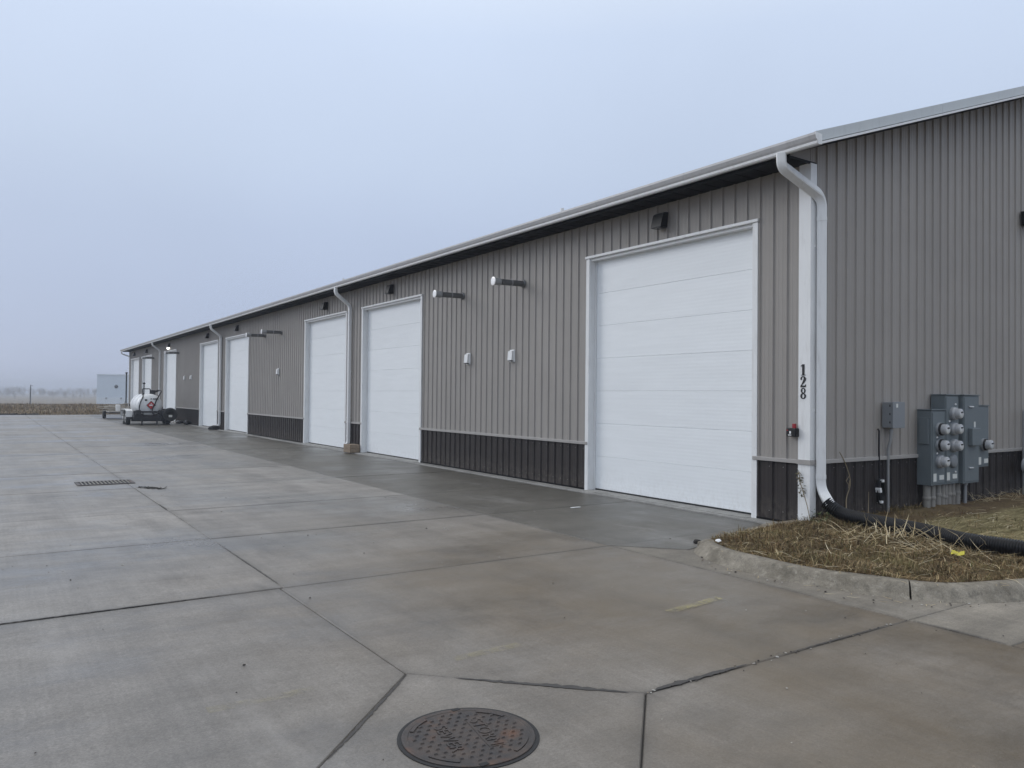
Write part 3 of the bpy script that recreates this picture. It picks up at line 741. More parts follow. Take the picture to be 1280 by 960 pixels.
# overhead doors
def make_door(y0):
    T = 0.09
    door = bpy.data.objects.new('overhead_door', None); COL.objects.link(door); door.parent = bld; door.empty_display_size = 0.1
    for ya, yb, s_ in ((y0, y0+T, 1), (y0+DW, y0+DW-T, -1)):
        fr = MB(); fr.prism([(-0.034, ya), (-0.034, yb), (0.165, yb), (0.165, yb-s_*0.012), (-0.004, yb-s_*0.012), (-0.004, ya)], 0.022, DH-0.045)
        fr.build('jamb', 'trim', door)
    h = MB(); h.cbox(-0.055, -0.002, y0-0.015, y0+DW+0.015, DH-0.043, DH+0.002, 0.006); h.box(-0.001, 0.165, y0+T, y0+DW-T, DH-0.088, DH-0.044); h.build('door_header', 'trim', door)
    # weather stop
    for a, b in ((y0+T+0.001, y0+T+0.035), (y0+DW-T-0.035, y0+DW-T-0.001)):
        s = MB(); s.box(0.105, 0.122, a, b, 0.03, DH-0.09); s.build('door_stop', 'trim', door)
    zb = 0.055; zt = DH-0.085; hh = (zt-zb)/7
    for k in range(7):
        m = MB(); a, b = zb+k*hh, zb+(k+1)*hh-0.0015
        y_a, y_b = y0+T+0.006, y0+DW-T-0.006
        pr = [(0.165, a), (0.130, a), (0.126, a+0.0035), (0.126, b-0.0035), (0.130, b), (0.165, b)]
        m.sweep([[(x, q, z) for x, z in pr] for q in (y_a, y_b)], True, False); m.build('door_section', 'door', door)
    m = MB(); m.box(0.13, 0.16, y0+T+0.006, y0+DW-T-0.006, 0.022, 0.054); m.build('door_seal', 'seal', door)
    m = MB(); m.box(-0.16, 0.2, y0+T, y0+DW-T, 0.018, 0.03); m.build('threshold', 'strip', door)
for d in DOORS: make_door(d)
m = MB(); m.box(0.19, 0.2, 0.2, L-0.2, 0.0, ZW); m.build('interior_lining', 'core', bld)

# downspouts
def downspout(path, side, strapz, wallx=None, a=0.052, b=0.046):
    m = MB(); m.rtube(path, a, b, side); o = m.build('downspout', 'trim', bld); return o
def curvepath(pts, r=0.10, k=5):
    o = [Vector(pts[0])]
    for i in range(1, len(pts)-1):
        p = Vector(pts[i]); d0 = (Vector(pts[i-1])-p); d1 = (Vector(pts[i+1])-p)
        rr = min(r, d0.length*0.45, d1.length*0.45); A = p+d0.normalized()*rr; B = p+d1.normalized()*rr
        for q in range(k+1):
            t = q/k; o.append(A*(1-t)**2+p*2*t*(1-t)+B*t*t)
    o.append(Vector(pts[-1])); return o
for Yd in (15.82, 31.62, 47.35):
    o = downspout(curvepath([(-0.545, Yd, 4.925), (-0.545, Yd, 4.74), (-0.085, Yd, 4.40), (-0.085, Yd, 0.27), (-0.16, Yd, 0.17)]), (0, 1, 0), ())
    for z in (3.9, 2.4, 1.0):
        m = MB(); m.box(-0.137, -0.03, Yd-0.058, Yd+0.058, z, z+0.03); m.build('strap', 'trim', o)
nd = curvepath([(-0.545, 0.05, 4.925), (-0.545, 0.05, 4.76), (0.125, -0.092, 4.42), (0.125, -0.092, 0.52), (0.10, -0.25, 0.325)], 0.14, 7)
o = downspout(nd, (0.55, -0.83, 0), (), a=0.062, b=0.058)
for z in (3.75, 1.55):
    m = MB(); m.box(0.055, 0.195, -0.04, -0.02, z, z+0.035); m.build('strap', 'trim', o)
for z in (4.10, 0.66):
    m = MB(); m.rtube([(0.125, -0.092, z+0.05), (0.125, -0.092, z)], 0.066, 0.062, (0.55, -0.83, 0)); m.build('sleeve', 'trim', o)
for ch_ in [c for c in bld.children if c.name.startswith('downspout') and c is not o]:
    yd_ = sum(v.co.y for v in ch_.data.vertices)/len(ch_.data.vertices)
    for z in (4.18, 0.45):
        m = MB(); m.rtube([(-0.085, yd_, z+0.05), (-0.085, yd_, z)], 0.056, 0.050, (0, 1, 0)); m.build('sleeve', 'trim', ch_)
downspout(curvepath([(-0.545, L+0.2, 4.925), (-0.545, L+0.2, 4.74), (0.10, L+0.09, 4.5), (0.10, L+0.09, 0.3)]), (0, 1, 0), ())

# house number
def stroke_poly(pts):  # pts: (x, y, halfwidth)
    Lp, Rp = [], []
    for i, (x, y, h) in enumerate(pts):
        a = Vector(pts[max(i-1, 0)][:2]); b = Vector(pts[min(i+1, len(pts)-1)][:2]); t = (b-a).normalized()
        Lp.append((x-t.y*h, y+t.x*h)); Rp.append((x+t.y*h, y-t.x*h))
    return Lp, Rp
hn = bpy.data.objects.new('house_number', None); COL.objects.link(hn); hn.parent = bld; hn.empty_display_size = 0.1
def digit(which, yc, zc, h=0.15):
    quads = MB()
    def P(x, y): return (-0.0335, yc-(x-0.27)*h*1.12, zc+(y-0.5)*h)     # x to the viewer's right is -Y
    def strip(A, B):
        vs = [P(*a) for a in A]+[P(*b) for b in B]; vs2 = [(v[0]-0.004, v[1], v[2]) for v in vs]; n_ = len(A)
        fs = [(i, i+1, n_+i+1, n_+i) for i in range(n_-1)]
        quads.add(vs2, fs); quads.add(vs+vs2, [(i, i+1, 2*n_+i+1, 2*n_+i) for i in range(n_-1)]+[(n_+i, n_+i+1, 3*n_+i+1, 3*n_+i) for i in range(n_-1)])
    if which == '1':
        strip([(0.17, 0.0), (0.17, 1.0)], [(0.38, 0.0), (0.38, 1.0)])
        strip([(0.07, 0.0), (0.50, 0.0)], [(0.07, 0.055), (0.50, 0.055)])
        strip([(0.05, 0.80), (0.215, 0.88)], [(0.05, 0.87), (0.215, 1.0)])
    if which == '2':
        pts = [(0.06, 0.70, 0.05), (0.075, 0.80, 0.055), (0.14, 0.91, 0.045), (0.25, 0.95, 0.045), (0.37, 0.90, 0.065), (0.42, 0.77, 0.115), (0.39, 0.62, 0.115), (0.29, 0.44, 0.085), (0.16, 0.25, 0.045), (0.06, 0.09, 0.05)]
        a, b = stroke_poly(pts); strip(a, b)
        strip([(0.02, 0.0), (0.48, 0.0)], [(0.02, 0.13), (0.49, 0.16)])
        strip([(0.44, 0.0), (0.51, 0.0)], [(0.455, 0.25), (0.52, 0.25)])
        strip([(0.03, 0.66), (0.15, 0.66)], [(0.03, 0.76), (0.15, 0.76)])
    if which == '8':
        for cy, ry, rx in ((0.745, 0.255, 0.215), (0.262, 0.262, 0.255)):
            N = 28; O = [(0.27+rx*math.cos(2*math.pi*i/N), cy+ry*math.sin(2*math.pi*i/N)) for i in range(N+1)]
            I = [(0.27+rx*0.42*math.cos(2*math.pi*i/N), cy+ry*0.72*math.sin(2*math.pi*i/N)) for i in range(N+1)]
            strip(O, I)
    quads.build('digit', 'digits', hn)
digit('1', 0.072, 2.11); digit('2', 0.072, 1.953); digit('8', 0.072, 1.795)
# roof vent stacks
for x, y, h in ((4.0, 10.67, 0.42), (4.0, 26.7, 0.40)):
    m = MB(); z = 5.08+x/3+0.1; m.cyl((x, y, z), (x, y, z+h), 0.055, n=12); m.build('vent_stack', 'white', bld)

# ------------------------------------------------------------------ wall fixtures
def make_wall_light():
    root = thing('wall_light', (0, 0, 0), '', 'wall light', 'dark wall lights above the doors')
    m = MB(); m.cbox(-0.03, 0, -0.11, 0.11, 0.0, 0.27, 0.008); m.build('back_plate', 'black', root)
    m = MB(); pr = [(0.0, 0.27), (-0.10, 0.262), (-0.135, 0.235), (-0.20, 0.03), (-0.20, 0.0), (-0.03, 0.0)]
    m.sweep([[(x, q, z) for x, z in pr] for q in (-0.13, 0.13)], True, False); m.build('hood', 'black', root)
    m = MB(); m.box(-0.18, -0.05, -0.10, 0.10, -0.012, -0.001); m.build('lamp_lens', 'darklens', root)
    return root
DN = ['beside the black number 128', 'second from the numbered corner post', 'third from the numbered corner post', 'fourth from the numbered corner post', 'fifth from the numbered corner post', 'behind the tank trailer', 'second from the far end', 'at the far end of the wall']
LL = ['black hooded wall light over the white door nearest the number 128', 'black wall light over the second door from the number 128', 'black wall light over the third door from the number 128', 'black wall light over the fourth door from the number 128', 'black wall light over the fifth door from the number 128', 'glowing wall light over the door behind the fuel tank trailer', 'black wall light over the next to last door of the row', 'black wall light over the last door at the far end']
wl0 = make_wall_light()
LY = [2.72, 13.0, 17.97, 28.8, 34.4, 44.4, 52.5, 57.9]
for i, yy in enumerate(LY):
    o = wl0 if i == 0 else copy_tree(wl0)
    o.location = (-0.024, yy, 4.47); o.scale = (0.85, 0.88, 0.92); o['label'] = LL[i]
    if i == 5:
        for ch in o.children:
            if ch.name.startswith('lamp_lens'):
                bpy.data.objects.remove(ch)
                break
        m = MB(); m.lathe((-0.12, 0, -0.13), (0, 0, 1), [(0, 0.02), (0.02, 0.07), (0.07, 0.09), (0.128, 0.08)], 14); m.build('lamp_lens', 'lit', o)
gl = copy_tree(wl0); gl.location = (6.12, -0.022, 4.83); gl.rotation_euler = (0, 0, R(90)); gl['label'] = 'black wall light high on the gable wall above the gas meter'; del gl['group']

def make_vent(): 
    root = thing('exhaust_pipe', (0, 0, 0), '', 'vent pipe', 'horizontal exhaust pipes on the long wall')
    m = MB(); m.cyl((0, 0, 0), (-0.56, 0, -0.01), 0.06, n=18); m.build('pipe', 'galv', root)
    m = MB(); m.lathe((-0.58, 0, -0.01), (-1, 0, 0), [(0, 0.066), (0.012, 0.074), (0.15, 0.074), (0.152, 0.06)], 20, False); cap_ = m.build('end_cap', 'steel', root)
    m = MB(); m.lathe((-0.745, 0, -0.01), (-1, 0, 0), [(0, 0.02), (0.001, 0.086), (0.012, 0.088), (0.016, 0.07), (0.017, 0.01)], 20, False); m.build('cap_disc', 'silver', cap_)
    m = MB(); m.cyl((-0.725, 0, -0.01), (-0.747, 0, -0.01), 0.03, n=8); m.build('cap_stem', 'steel', cap_)
    m = MB(); m.lathe((-0.02, 0, 0), (-1, 0, 0), [(0, 0.085), (0.012, 0.08), (0.02, 0.062)], 18); m.build('wall_flange', 'galv', root)
    m = MB(); m.lathe((-0.30, 0, -0.004), (-1, 0, 0), [(0, 0.063), (0.03, 0.063)], 18); m.build('clamp', 'steel', root)
    return root
v0 = make_vent()
VL = ['grey exhaust pipe with bright cap, first from the number 128', 'grey exhaust pipe with bright cap, second from the number 128', 'grey exhaust pipe between third and fourth doors, closer to third', 'grey exhaust pipe between third and fourth doors, closer to fourth', 'grey exhaust pipe beside the door behind the fuel tank trailer', 'grey exhaust pipe beside the next to last door']
for i, yy in enumerate((6.72, 9.19, 22.7, 24.75, 41.7, 49.9)):
    o = v0 if i == 0 else copy_tree(v0); o.location = (0, yy, 4.03); o['label'] = VL[i]
def make_outlet():
    root = thing('intake_vent', (0, 0, 0), '', 'wall vent', 'small white vents on the long wall')
    m = MB(); m.cbox(-0.02, 0, -0.09, 0.09, -0.13, 0.13, 0.006); m.build('plate', 'white', root)
    m = MB(); pr = [(-0.018, 0.115), (-0.07, 0.095), (-0.085, -0.09), (-0.018, -0.10)]
    m.sweep([[(x, q, z) for x, z in pr] for q in (-0.075, 0.075)], True, False); m.build('cover', 'white', root)
    m = MB(); m.box(-0.084, -0.02, -0.055, 0.055, -0.112, -0.101); m.build('slot', 'seal', root)
    return root
o0 = make_outlet()
OL = ['small white wall vent under first capped exhaust pipe from number 128', 'small white wall vent under second capped exhaust pipe from number 128', 'small white wall vent between the third and fourth doors', 'small white wall vent between fifth and sixth doors, closer to sixth', 'small white wall vent between fifth and sixth doors, closer to fifth']
for i, yy in enumerate((7.08, 8.88, 22.93, 39.9, 38.2)):
    o = o0 if i == 0 else copy_tree(o0); o.location = (-0.02, yy, 2.56); o['label'] = OL[i]
# key lock box beside the corner post
lb = thing('lock_box', (-0.02, 0.21, 1.27), 'small black lock box with red tab beside the numbered corner post', 'lock box')
m = MB(); m.cbox(-0.11, 0, 0.135, 0.285, 1.21, 1.325, 0.012); m.build('case', 'black', lb, (-0.02, 0.21, 1.27))
m = MB(); m.cbox(-0.075, -0.045, 0.165, 0.215, 1.32, 1.385, 0.006); m.build('tab', 'red', lb, (-0.02, 0.21, 1.27))
m = MB(); m.box(-0.114, -0.1105, 0.20, 0.25, 1.225, 1.237); m.box(-0.114, -0.1105, 0.205, 0.23, 1.25, 1.285); m.build('face_label', 'white', lb, (-0.02, 0.21, 1.27))
m = MB(); m.box(-0.115, -0.111, 0.25, 0.272, 1.288, 1.302); m.build('button', 'red', lb, (-0.02, 0.21, 1.27))

# ------------------------------------------------------------------ gable equipment
G = (1.85, -0.02, 0.1)
jb = thing('junction_box', G, 'light grey electrical box on a single thin conduit', 'electrical box')
m = MB(); m.cbox(1.68, 1.98, -0.175, -0.022, 1.315, 1.685, 0.008); bx = m.build('case', 'jbox', jb, G)
m = MB(); m.cbox(1.672, 1.988, -0.192, -0.177, 1.312, 1.692, 0.006); m.build('cover', 'jbox', jb, G)
m = MB(); m.box(1.755, 1.80, -0.195, -0.1925, 1.61, 1.665); m.build('sticker', 'sticker', jb, G)
m = MB(); m.tube([(1.80, -0.09, 1.32), (1.80, -0.085, 1.15), (1.80, -0.045, 1.0), (1.80, -0.045, 0.05)], 0.021, 10); m.build('conduit', 'steel', jb, G)
m = MB(); m.lathe((1.80, -0.088, 1.245), (0, 0, 1), [(0, 0.028), (0.04, 0.028)], 12); m.build('coupling', 'steel', jb, G)
for z in (1.72,):
    m = MB()
    for zz in (1.38, 1.5, 1.62): m.box(1.676, 1.68, -0.15, -0.135, zz, zz+0.03)
    m.build('hinge', 'blackm', jb, G)

MBK = (3.4, -0.02, 0.1)
mb = thing('meter_bank', MBK, 'blue grey electric meter cabinets with round glass meters on the gable wall', 'meter bank')
def cabinet(x0, x1, z0, z1, d=0.24, lid=True):
    m = MB(); m.cbox(x0, x1, -d, -0.022, z0, z1, 0.006); c = m.build('cabinet', 'cab', mb, MBK)
    if lid:
        l = MB(); l.cbox(x0-0.012, x1+0.012, -d-0.02, -0.022, z1+0.002, z1+0.016, 0.004); l.build('rain_lip', 'cab', c, MBK)
        l = MB(); l.cbox(x0+0.02, x1-0.02, -d-0.01, -d-0.001, z0+0.03, z1-0.03, 0.004); l.build('front_cover', 'cab', c, MBK)
    return c
A = cabinet(2.62, 3.01, 0.44, 1.57); B = cabinet(3.016, 3.42, 0.44, 1.80); Cc = cabinet(3.47, 3.96, 0.43, 1.80, 0.285); D = cabinet(3.968, 4.37, 0.66, 1.64)
m = MB(); m.cbox(2.595, 2.62, -0.205, -0.06, 1.06, 1.46, 0.005); m.build('side_hatch', 'cab', A, MBK)
m = MB(); m.cbox(3.60, 3.86, -0.365, -0.297, 1.02, 1.29, 0.008); m.build('breaker_cover', 'cab', Cc, MBK)
m = MB(); m.box(3.62, 3.74, -0.318, -0.297, 1.62, 1.635); m.build('handle', 'silver', Cc, MBK)
m = MB(); m.box(3.62, 3.74, -0.318, -0.297, 0.665, 0.68); m.build('handle', 'silver', Cc, MBK)
for (x, z, w_, h_) in ((3.78, 1.30, 0.05, 0.09), (3.81, 1.22, 0.03, 0.06)):
    m = MB(); m.box(x, x+w_, -0.2985, -0.2955, z, z+h_); m.build('sticker', 'sticker', Cc, MBK)
def meter(x, z, par, collar=True, blank=False, y=-0.25):
    if blank:
        m = MB(); m.lathe((x, y, z), (0, -1, 0), [(0, 0.10), (0.03, 0.10), (0.04, 0.085), (0.041, 0.02)], 22); return m.build('blank_cover', 'jbox', par, MBK)
    m = MB(); m.lathe((x, y, z), (0, -1, 0), [(0, 0.10), (0.035, 0.10), (0.038, 0.092)], 22); c = m.build('meter', 'jbox', par, MBK)
    m = MB(); m.lathe((x, y-0.036, z), (0, -1, 0), [(0, 0.094), (0.026, 0.094), (0.03, 0.086)], 22); m.build('meter_collar', 'black' if collar else 'meterbody', c, MBK)
    m = MB(); m.lathe((x, y-0.064, z), (0, -1, 0), [(0, 0.08), (0.062, 0.077), (0.072, 0.070), (0.075, 0.05), (0.0755, 0.01)], 22); m.build('glass', 'meterbody', c, MBK)
    m = MB(); m.lathe((x, y-0.1396, z-0.008), (0, -1, 0), [(0, 0.055), (0.003, 0.052), (0.0031, 0.01)], 18); m.build('dial_plate', 'meterface', c, MBK)
    m = MB(); m.box(x-0.03, x+0.03, y-0.147, y-0.1428, z+0.010, z+0.034); m.build('display', 'black', c, MBK)
    return c
for z in (1.285, 1.045): meter(2.815, z, A, True)
meter(2.815, 0.80, A, False)
for z in (1.52, 1.285, 1.03): meter(3.215, z, B, False)
meter(3.215, 0.79, B, blank=True)
meter(4.17, 1.02, D, True)
for par, xs_, zz in ((A, (2.66, 2.83), 0.50), (B, (3.05, 3.22), 0.50), (D, (4.02, 4.20), 0.70)):
    m = MB(); m.box(xs_[0], xs_[0]+0.085, -0.2535, -0.2505, zz, zz+0.12); m.build('sticker', 'sticker', par, MBK)
    m = MB(); m.box(xs_[1], xs_[1]+0.13, -0.2535, -0.2505, zz+0.02, zz+0.09); m.build('sticker', 'sticker', par, MBK)
for x, z in ((2.76, 1.16), (2.76, 0.92), (3.30, 1.66), (3.30, 0.62), (3.12, 1.4)):
    m = MB(); m.lathe((x, -0.25, z), (0, -1, 0), [(0, 0.014), (0.012, 0.014), (0.016, 0.004)], 10); m.build('seal_screw', 'silver', mb, MBK)
for x, r, y in ((2.70, 0.052, -0.13), (2.81, 0.040, -0.16), (3.00, 0.055, -0.13), (3.10, 0.04, -0.15), (3.165, 0.04, -0.16), (3.30, 0.058, -0.13), (3.43, 0.052, -0.13), (3.58, 0.052, -0.13)):
    m = MB(); m.cyl((x, y, 0.06), (x, y, 0.445), r, n=14); c = m.build('conduit', 'pvc', mb, MBK)
    m = MB(); m.lathe((x, y, random.uniform(0.19, 0.25)), (0, 0, 1), [(0, r+0.004), (0.004, r+0.007), (0.05, r+0.007), (0.054, r+0.004)], 14); m.build('coupling', 'pvc', c, MBK)
m = MB(); m.cyl((3.80, -0.15, 0.06), (3.80, -0.15, 0.432), 0.03, n=12); c = m.build('conduit', 'steel', mb, MBK)
m = MB(); m.lathe((3.80, -0.15, 0.38), (0, 0, 1), [(0, 0.042), (0.05, 0.042)], 12); m.build('coupling', 'steel', c, MBK)
# gas meter at the frame edge
GM = (5.85, -0.2, 0.1)
gm = thing('gas_meter', GM, 'grey gas meter with riser pipe low on the gable wall beside the meter cabinets', 'gas meter')
m = MB(); m.tube(curvepath([(5.72, -0.2, 0.05), (5.72, -0.2, 1.56), (6.05, -0.2, 1.56), (6.05, -0.2, 1.0)], 0.06), 0.03, 12); m.build('riser_pipe', 'steel', gm, GM)
m = MB(); m.lathe((5.72, -0.16, 0.62), (0, -1, 0), [(0, 0.03), (0.03, 0.11), (0.05, 0.135), (0.06, 0.135), (0.09, 0.10), (0.13, 0.05), (0.16, 0.04)], 20); m.build('regulator', 'jbox', gm, GM)
m = MB(); m.cbox(5.9, 6.25, -0.36, -0.10, 0.5, 0.92, 0.05); m.build('meter_case', 'jbox', gm, GM)
m = MB(); m.lathe((6.05, -0.2, 0.9), (0, 0, 1), [(0, 0.06), (0.06, 0.06), (0.1, 0.035)], 14); m.build('union', 'steel', gm, GM)
# hanging cable with a coil
cb = thing('cable_coil', (1.57, -0.05, 0.2), 'black cable hanging down the gable wall ending in a tied coil', 'cable')
m = MB(); m.tube([(1.56, -0.03, 1.30), (1.56, -0.05, 1.27), (1.565, -0.045, 1.0), (1.575, -0.045, 0.75), (1.575, -0.05, 0.56)], 0.013, 8); m.build('cable', 'black', cb, (1.57, -0.05, 0.2))
m = MB()
for k in range(7):
    rx, rz = 0.05+0.006*k, 0.15+0.006*k; yy = -0.05-0.012*(k % 4)
    m.tube([(1.575+rx*math.cos(t)+0.01*math.sin(3*t+k), yy, 0.40+rz*math.sin(t)) for t in [2*math.pi*i/26 for i in range(27)]], 0.011, 6, False)
m.build('coil', 'black', cb, (1.57, -0.05, 0.2))
for z, x in ((0.555, 1.57), (0.44, 1.50), (0.255, 1.545), (0.41, 1.51)):
    m = MB(); m.cbox(x-0.022, x+0.022, -0.115, -0.04, z-0.018, z+0.018, 0.004); m.build('tie', 'white', cb, (1.57, -0.05, 0.2))

# ------------------------------------------------------------------ corrugated drain pipe
def corrugated(path, r):
    P = smoothpath(path, 40); rings = []; s_ = 0; prevp = P[0]; n = 18; d_prev = None
    # resample by length
    tot = sum((P[i+1]-P[i]).length for i in range(len(P)-1)); step = 0.0065; res = [P[0]]; acc = 0
    for i in range(len(P)-1):
        seg = P[i+1]-P[i]; ln = seg.length; t = step-acc
        while t <= ln: res.append(P[i]+seg*(t/ln)); t += step
        acc = ln-(t-step)
    u = None
    for i, p in enumerate(res):
        d = (res[min(i+1, len(res)-1)]-res[max(i-1, 0)]).normalized()
        if u is None: u = d.cross(Vector((0, 0, 1))).normalized()
        else: u = (u-d*u.dot(d)).normalized()
        w_ = d.cross(u); ph = i % 4; rr = r*(1.0 if ph in (0, 1) else 0.80)
        rings.append([tuple(p+(u*math.cos(t)+w_*math.sin(t))*rr) for t in [2*math.pi*j/n for j in range(n)]])
    m = MB(); m.sweep(rings, True, True); return m
dp = corrugated([(0.098, -0.20, 0.36), (0.105, -0.30, 0.285), (0.115, -0.48, 0.222), (0.03, -0.98, 0.205), (-0.11, -1.55, 0.21), (-0.30, -2.09, 0.205), (-0.27, -2.45, 0.20), (-0.20, -2.8, 0.20), (-0.05, -3.15, 0.215)], 0.09)
tag(dp.build('drain_pipe', 'pipeblack'), 'black corrugated drain pipe running from the downspout over the dry grass', 'drain pipe')

# ------------------------------------------------------------------ manhole cover
mc = Vector((-7.065, -3.03, 0.0)); MR = 0.335
mh = thing('manhole_cover', mc, 'round rusty cast iron manhole cover lettered STORM SEWER set in concrete', 'manhole cover')
m = MB(); m.lathe((0, 0, 0.002), (0, 0, 1), [(0, MR+0.022), (0.0045, MR+0.022), (0.0055, MR+0.012), (0.0045, MR+0.003)], 56, False); m.build('frame_ring', 'seal', mh)
m = MB(); m.lathe((0, 0, 0.004), (0, 0, 1), [(0, MR), (0.007, MR), (0.0085, MR-0.004), (0.0085, MR-0.03), (0.006, MR-0.032), (0.006, 0.001)], 64, False); lid = m.build('lid', 'iron', mh)
st = MB(); ang = R(-10)
ca, sa = math.cos(ang), math.sin(ang)
for i in range(-6, 7):
    for j in range(-6, 7):
        a, b = i*0.049+(0.0245 if j % 2 else 0), j*0.045
        x = a; y = b
        if x*x+y*y > (MR-0.055)**2: continue
        if 0.035 < x < 0.145 and abs(y) < 0.17: continue
        if -0.155 < x < -0.06 and abs(y) < 0.16: continue
        X, Yy = x*ca-y*sa, x*sa+y*ca
        st.add([(X-0.012, Yy-0.008, 0.0095), (X+0.012, Yy-0.008, 0.0095), (X+0.012, Yy+0.008, 0.0095), (X-0.012, Yy+0.008, 0.0095), (X-0.008, Yy-0.005, 0.0165), (X+0.008, Yy-0.005, 0.0165), (X+0.008, Yy+0.005, 0.0165), (X-0.008, Yy+0.005, 0.0165)],
               [(4,5,6,7),(0,1,5,4),(1,2,6,5),(2,3,7,6),(3,0,4,7)])
stuff(st.build('studs', 'iron', lid))
for t0 in (0, 1, 2, 3):
    a0 = math.pi/2*t0+0.35; m = MB(); N = 10
    pts = [a0+0.55*k/N for k in range(N+1)]
    ri, ro, zz = MR-0.055, MR-0.035, 0.0155
    m.sweep([[(r_*math.cos(t), r_*math.sin(t), z_) for r_, z_ in ((ri, 0.0095), (ri, zz), (ro, zz), (ro, 0.0095))] for t in pts], True, False)
    m.build('rim_bar', 'iron', lid)
Mrot = Matrix.Rotation(ang, 4, 'Z')
pl = MB(); pl.box(0.048, 0.132, -0.165, 0.165, 0.009, 0.0125); o = pl.build('lettering_plate', 'iron', lid); o.rotation_euler = (0, 0, ang)
for txt, x, z in (('STORM', 0.09, 0.0135), ('SEWER', -0.108, 0.0115)):
    me = text_mesh(txt, 0.098, 0.003); me.materials.append(MT['iron'])
    o = link('lettering', me, lid); o.location = Mrot @ Vector((x, 0, z)); o.rotation_euler = (0, 0, R(-90)+ang)
for a_ in (R(72), R(252)):
    m = MB(); c_, s__ = (MR-0.012)*math.cos(a_), (MR-0.012)*math.sin(a_); m.box(c_-0.022, c_+0.022, s__-0.014, s__+0.014, 0.0125, 0.0145); m.build('pick_hole', 'seal', lid)

# ------------------------------------------------------------------ storm grate
gc = (-7.25, 10.1, 0.0)
gr = thing('storm_grate', gc, 'rectangular black iron storm drain grate with parallel slots in the yard', 'drain grate')
m = MB()
m.box(-0.48, 0.48, -0.33, -0.27, 0.001, 0.012); m.box(-0.48, 0.48, 0.27, 0.33, 0.001, 0.012); m.box(-0.48, -0.42, -0.27, 0.27, 0.001, 0.012); m.box(0.42, 0.48, -0.27, 0.27, 0.001, 0.012)
m.build('frame', 'iron', gr)
m = MB(); m.box(-0.42, 0.42, -0.27, 0.27, 0.0035, 0.0045); m.build('painted_pit_dark', 'soffit', gr)  # flat black sheet, painting the shade of the hole below the slots
bar = None
for k in range(13):
    if bar is None:
        m = MB(); m.box(-0.0105, 0.0105, -0.268, 0.268, 0.005, 0.014); bar = m.build('bar', 'bar_sheen', gr); o = bar  # iron bars coloured pale, their wet shine painted in
    else: o = link('bar', bar.data, gr)
    o.location = (-0.385+k*0.0642, 0, 0)

# ------------------------------------------------------------------ fuel tank trailer
TO = (-1.95, 38.7, 0.0)
tr = thing('tank_trailer', TO, 'white fuel tank with red placard mounted on a black tandem axle trailer', 'trailer')
# local: x across, -y towards the camera
tk = MB(); r = 0.62
tk.lathe((0, 0.15, 1.03), (0, 1, 0), [(-0.16, 0.02), (-0.155, 0.2), (-0.13, 0.36), (-0.09, 0.48), (-0.04, 0.57), (0.02, 0.61), (0.06, r), (2.5, r), (2.54, 0.61), (2.62, 0.5), (2.68, 0.3), (2.7, 0.02)], 32)
tank = tk.build('tank', 'tank', tr)
for yy in (0.75, 2.0):
    m = MB(); m.sweep([[((r+0.006)*math.cos(t), yy+q, 1.03+(r+0.006)*math.sin(t)) for q in (0, 0.05)]+[((r+0.012)*math.cos(t), yy+q, 1.03+(r+0.012)*math.sin(t)) for q in (0.05, 0)] for t in [math.pi*k/24 for k in range(25)]], True, False)
    m.build('strap', 'gutter', tank)
# placard: diamond with black border, white figure
pc = (0.02, -0.03, 1.05)
def diamond(h, y): return [(pc[0]-h, y, pc[2]), (pc[0], y, pc[2]-h), (pc[0]+h, y, pc[2]), (pc[0], y, pc[2]+h)]
m = MB(); m.sweep([diamond(0.235, -0.035), diamond(0.235, -0.045)], True, False); plc = m.build('placard', 'black', tank)
m = MB(); m.sweep([diamond(0.205, -0.0455), diamond(0.205, -0.049)], True, False); m.build('placard_face', 'placred', plc)
m = MB(); m.box(pc[0]-0.085, pc[0]+0.085, -0.053, -0.0495, pc[2]-0.035, pc[2]+0.03); m.sweep([[(pc[0]-0.03, y, pc[2]+0.055), (pc[0]+0.03, y, pc[2]+0.055), (pc[0]+0.012, y, pc[2]+0.12), (pc[0]-0.01, y, pc[2]+0.10)] for y in (-0.0495, -0.053)], True, False); m.build('placard_figure', 'white', plc)
m = MB()
for a, b in ((0.00, 0.06), (0.11, 0.20), (0.215, 0.29), (0.30, 0.37)): m.box(a, b, 0.0, 0.03, 1.355, 1.41)
m.box(-0.28, -0.16, 0.0, 0.03, 1.28, 1.36)
m.build('marking', 'black', tank)
# frame
m = MB()
for x in (-0.82, 0.82): m.box(x-0.04, x+0.04, -0.35, 3.3, 0.42, 0.54)
for yy in (-0.35, 0.6, 1.6, 2.6, 3.2): m.box(-0.78, 0.78, yy, yy+0.08, 0.425, 0.535)
m.box(-0.88, 0.88, -0.40, -0.352, 0.65, 0.75); m.box(-0.88, 0.88, -0.40, -0.352, 0.30, 0.42)
for x in (-0.82, -0.42, 0.10, 0.45, 0.82): m.box(x-0.03, x+0.03, -0.395, -0.355, 0.42, 0.66)
frame = m.build('frame', 'blackm', tr)
m = MB(); m.cbox(-0.74, -0.50, -0.345, -0.05, 0.545, 0.80, 0.02); m.build('battery_box', 'blackm', tr)
m = MB(); m.cbox(0.36, 0.74, -0.345, 0.0, 0.545, 0.78, 0.02); m.build('tool_box', 'blackm', tr)
m = MB(); m.box(-0.78, 0.78, 1.0, 1.03, 0.16, 0.42); m.cyl((-0.95, 0.75, 0.36), (0.95, 0.75, 0.36), 0.05, n=8); m.cyl((-0.95, 1.58, 0.36), (0.95, 1.58, 0.36), 0.05, n=8); m.build('axle_assembly', 'blackm', tr)
m = MB()
